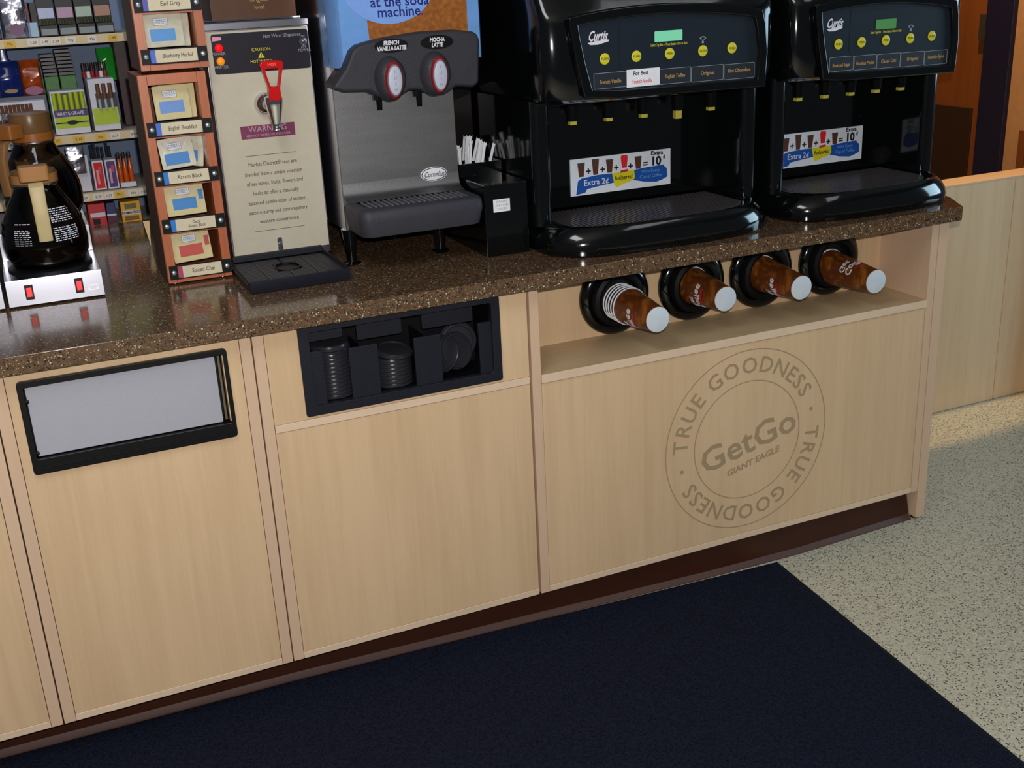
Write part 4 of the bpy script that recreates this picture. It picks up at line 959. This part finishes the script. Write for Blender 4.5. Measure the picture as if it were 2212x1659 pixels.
wg = carton('white_grape_box', 'white cigar carton with lime and purple print reading WHITE GRAPE', 'carton', .030, .122, 1.1735, 1.290, CARD,
       (('dark_window', .06, .97, .50, .96, col('windk', 60, 50, 60)), ('purple_band', .04, 1.0, .40, .56, PURP), ('lime_panel', .04, 1.0, .13, .40, LIME), ('front_lip', .0, 1.0, .0, .13, CARD)), (('WHITE GRAPE', .0125, .5, .475, CARD),))
for j in range(6):
    x = .0395+j*.0147
    part('cigar', MB().tube((x, YF-.005, 1.240), (x, YF-.005, 1.286-(j == 2)*.006), .0055, .0058, 10), LIME, wg)
part('emblem', MB().prism(front(YF-.0022), ell(.078, 1.204, .015, .006, 20), 0, .0006).fbox(front(YF-.0022), .034, .120, 1.2025, 1.2055, 0, .0004), INK, wg)
gc = carton('brown_cigar_box', 'white cigar carton with three brown cigars above a lime panel', 'carton', .134, .205, 1.1735, 1.316, CARD,
       (('dark_window', .22, 1, .40, .72, col('windk2', 46, 42, 60)), ('lime_panel', .04, .97, .12, .44, LIME)))
for j, x in enumerate((.158, .174, .191)):
    part('cigar', MB().tube((x, YF-.004, 1.262), (x, YF-.004, 1.303), .0066, .0058, 10), BROWNC, gc)
    part('cigar_tube', MB().tube((x, YF-.004, 1.232), (x, YF-.004, 1.262), .0040, .0040, 10), mat('tube_grey', (170, 176, 176), .3), gc)
tb = carton('cigarillo_tray', 'wide pale tray of brown cigarillos at the left of the second shelf', 'tray', -.125, .014, 1.205, 1.272, CARD, (), d=.05, y=1.19+.012)
for j in range(10):
    x = -.117+j*.0104
    part('cigarillo', MB().tube((x, 1.198, 1.211), (x, 1.198, 1.266), .0046, .0046, 8), BROWNC, tb)
    part('band', MB().fbox(front(1.1935), x-.003, x+.0035, 1.228, 1.244, 0, .0006), CARD if j % 2 else mat('band_grey', (90, 100, 110), .5), tb)
carton('maroon_carton', 'small maroon carton with a white label under the cigarillo tray', 'carton', -.03, .018, 1.1735, 1.204, col('maroon2', 70, 24, 40), (('white_label', .35, .95, .05, .45, CARD),))
# third row
t = carton('foil_card_pack', 'silver foil pack with a pale card front on the third shelf', 'pack', .045, .100, 1.0080, 1.112, CARD, (), d=.03)
t2 = pouch('foil_pouch', 'crinkled silver foil pouch on top of the pale card pack', 'pouch', .044, .092, 1.0625, 1.138, FOIL, y=YF-.022, d=.02, seed=11)
for (x0, x1, cn_, lbm) in ((.108, .139, RED, 'red'), (.143, .174, PURP, 'purple')):
    c_ = carton(lbm+'_cigar_pack', 'white framed %s cigar pack on the third shelf' % lbm, 'pack', x0, x1, 1.0080, 1.092, CARD, (('color_window', .14, .88, .07, .94, cn_),), d=.05)
    part('cigar_picture', MB().fbox(front(YF-.0013), x0+.009, x0+.015, 1.025, 1.066, 0, .0006), mat('picture_pink', (200, 150, 160), .4), c_)
    part('cigar_picture', MB().fbox(front(YF-.0013), x0+.015, x0+.023, 1.055, 1.075, 0, .0006), mat('picture_rose', (190, 60, 70), .4), c_)
for j, x in enumerate((.184, .199, .214)):
    t = thing('amber_bottle', ['left', 'middle', 'right'][j]+' of three little orange capped bottles on the third shelf', 'bottle', (x, 1.26, 1.008), 'orange bottles')
    part('glass', MB().lathe(TOP_at((x, 1.25, 1.0078)), [(.0068, 0), (.007, .002), (.007, .055), (.0045, .064), (.004, .080)], 14), mat('amber_plastic', (200, 84, 20), .2), t)
    part('cap', MB().lathe(TOP_at((x, 1.25, 1.0878)), [(.0048, 0), (.005, .002), (.005, .016), (.004, .018)], 12), col('capdark', 50, 36, 40), t)
carton('white_tag_box', 'low white box in front of the orange capped bottles', 'box', .178, .222, 1.0080, 1.022, CARD, d=.02)
for j in range(6):
    x = .116+j*.011
    t = tag(part('dark_stick', MB().tube((x, 1.33, 1.0078), (x+random.uniform(-.003, .003), 1.33, 1.125+random.uniform(-.01, .008)), .0042, .0038, 8), mat('stick_dark', (44, 52, 60), .4), loc=(x, 1.33, 1.0078)), '%s thin dark stick from the left behind the red and purple packs' % ORD[j], 'stick', 'dark sticks on the third shelf')
# bottom row
carton('red_pack', 'red and white pack at the left of the bottom row behind the counter', 'pack', .076, .124, .9055, .972, col('packred', 190, 44, 48), (('white_band', .1, .95, .42, .60, CARD), ('dark_window', .2, .6, .1, .34, INK)), y=1.2155, d=.05)
carton('navy_pack', 'navy and plum pack between the red and the yellow pack', 'pack', .126, .152, .9055, .970, col('packnavy', 40, 50, 96), (('plum_base', 0, 1, 0, .4, col('plum3', 80, 24, 50)), ('white_band', .0, 1, .42, .50, CARD)), y=1.2155, d=.05)
carton('yellow_pack', 'mustard yellow cigar pack with a white lettered band, bottom row', 'pack', .166, .221, .9055, .968, col('packyellow', 214, 160, 36), (('white_band', .04, .98, .38, .58, CARD), ('brown_panel', .14, .86, .12, .32, col('pb', 130, 84, 24)), ('oval', .2, .8, .66, .90, col('oliveoval', 110, 96, 50))), (('ROMANTICO', .0095, .5, .48, INK),), y=1.2155, d=.05)

bpy.context.view_layer.update()
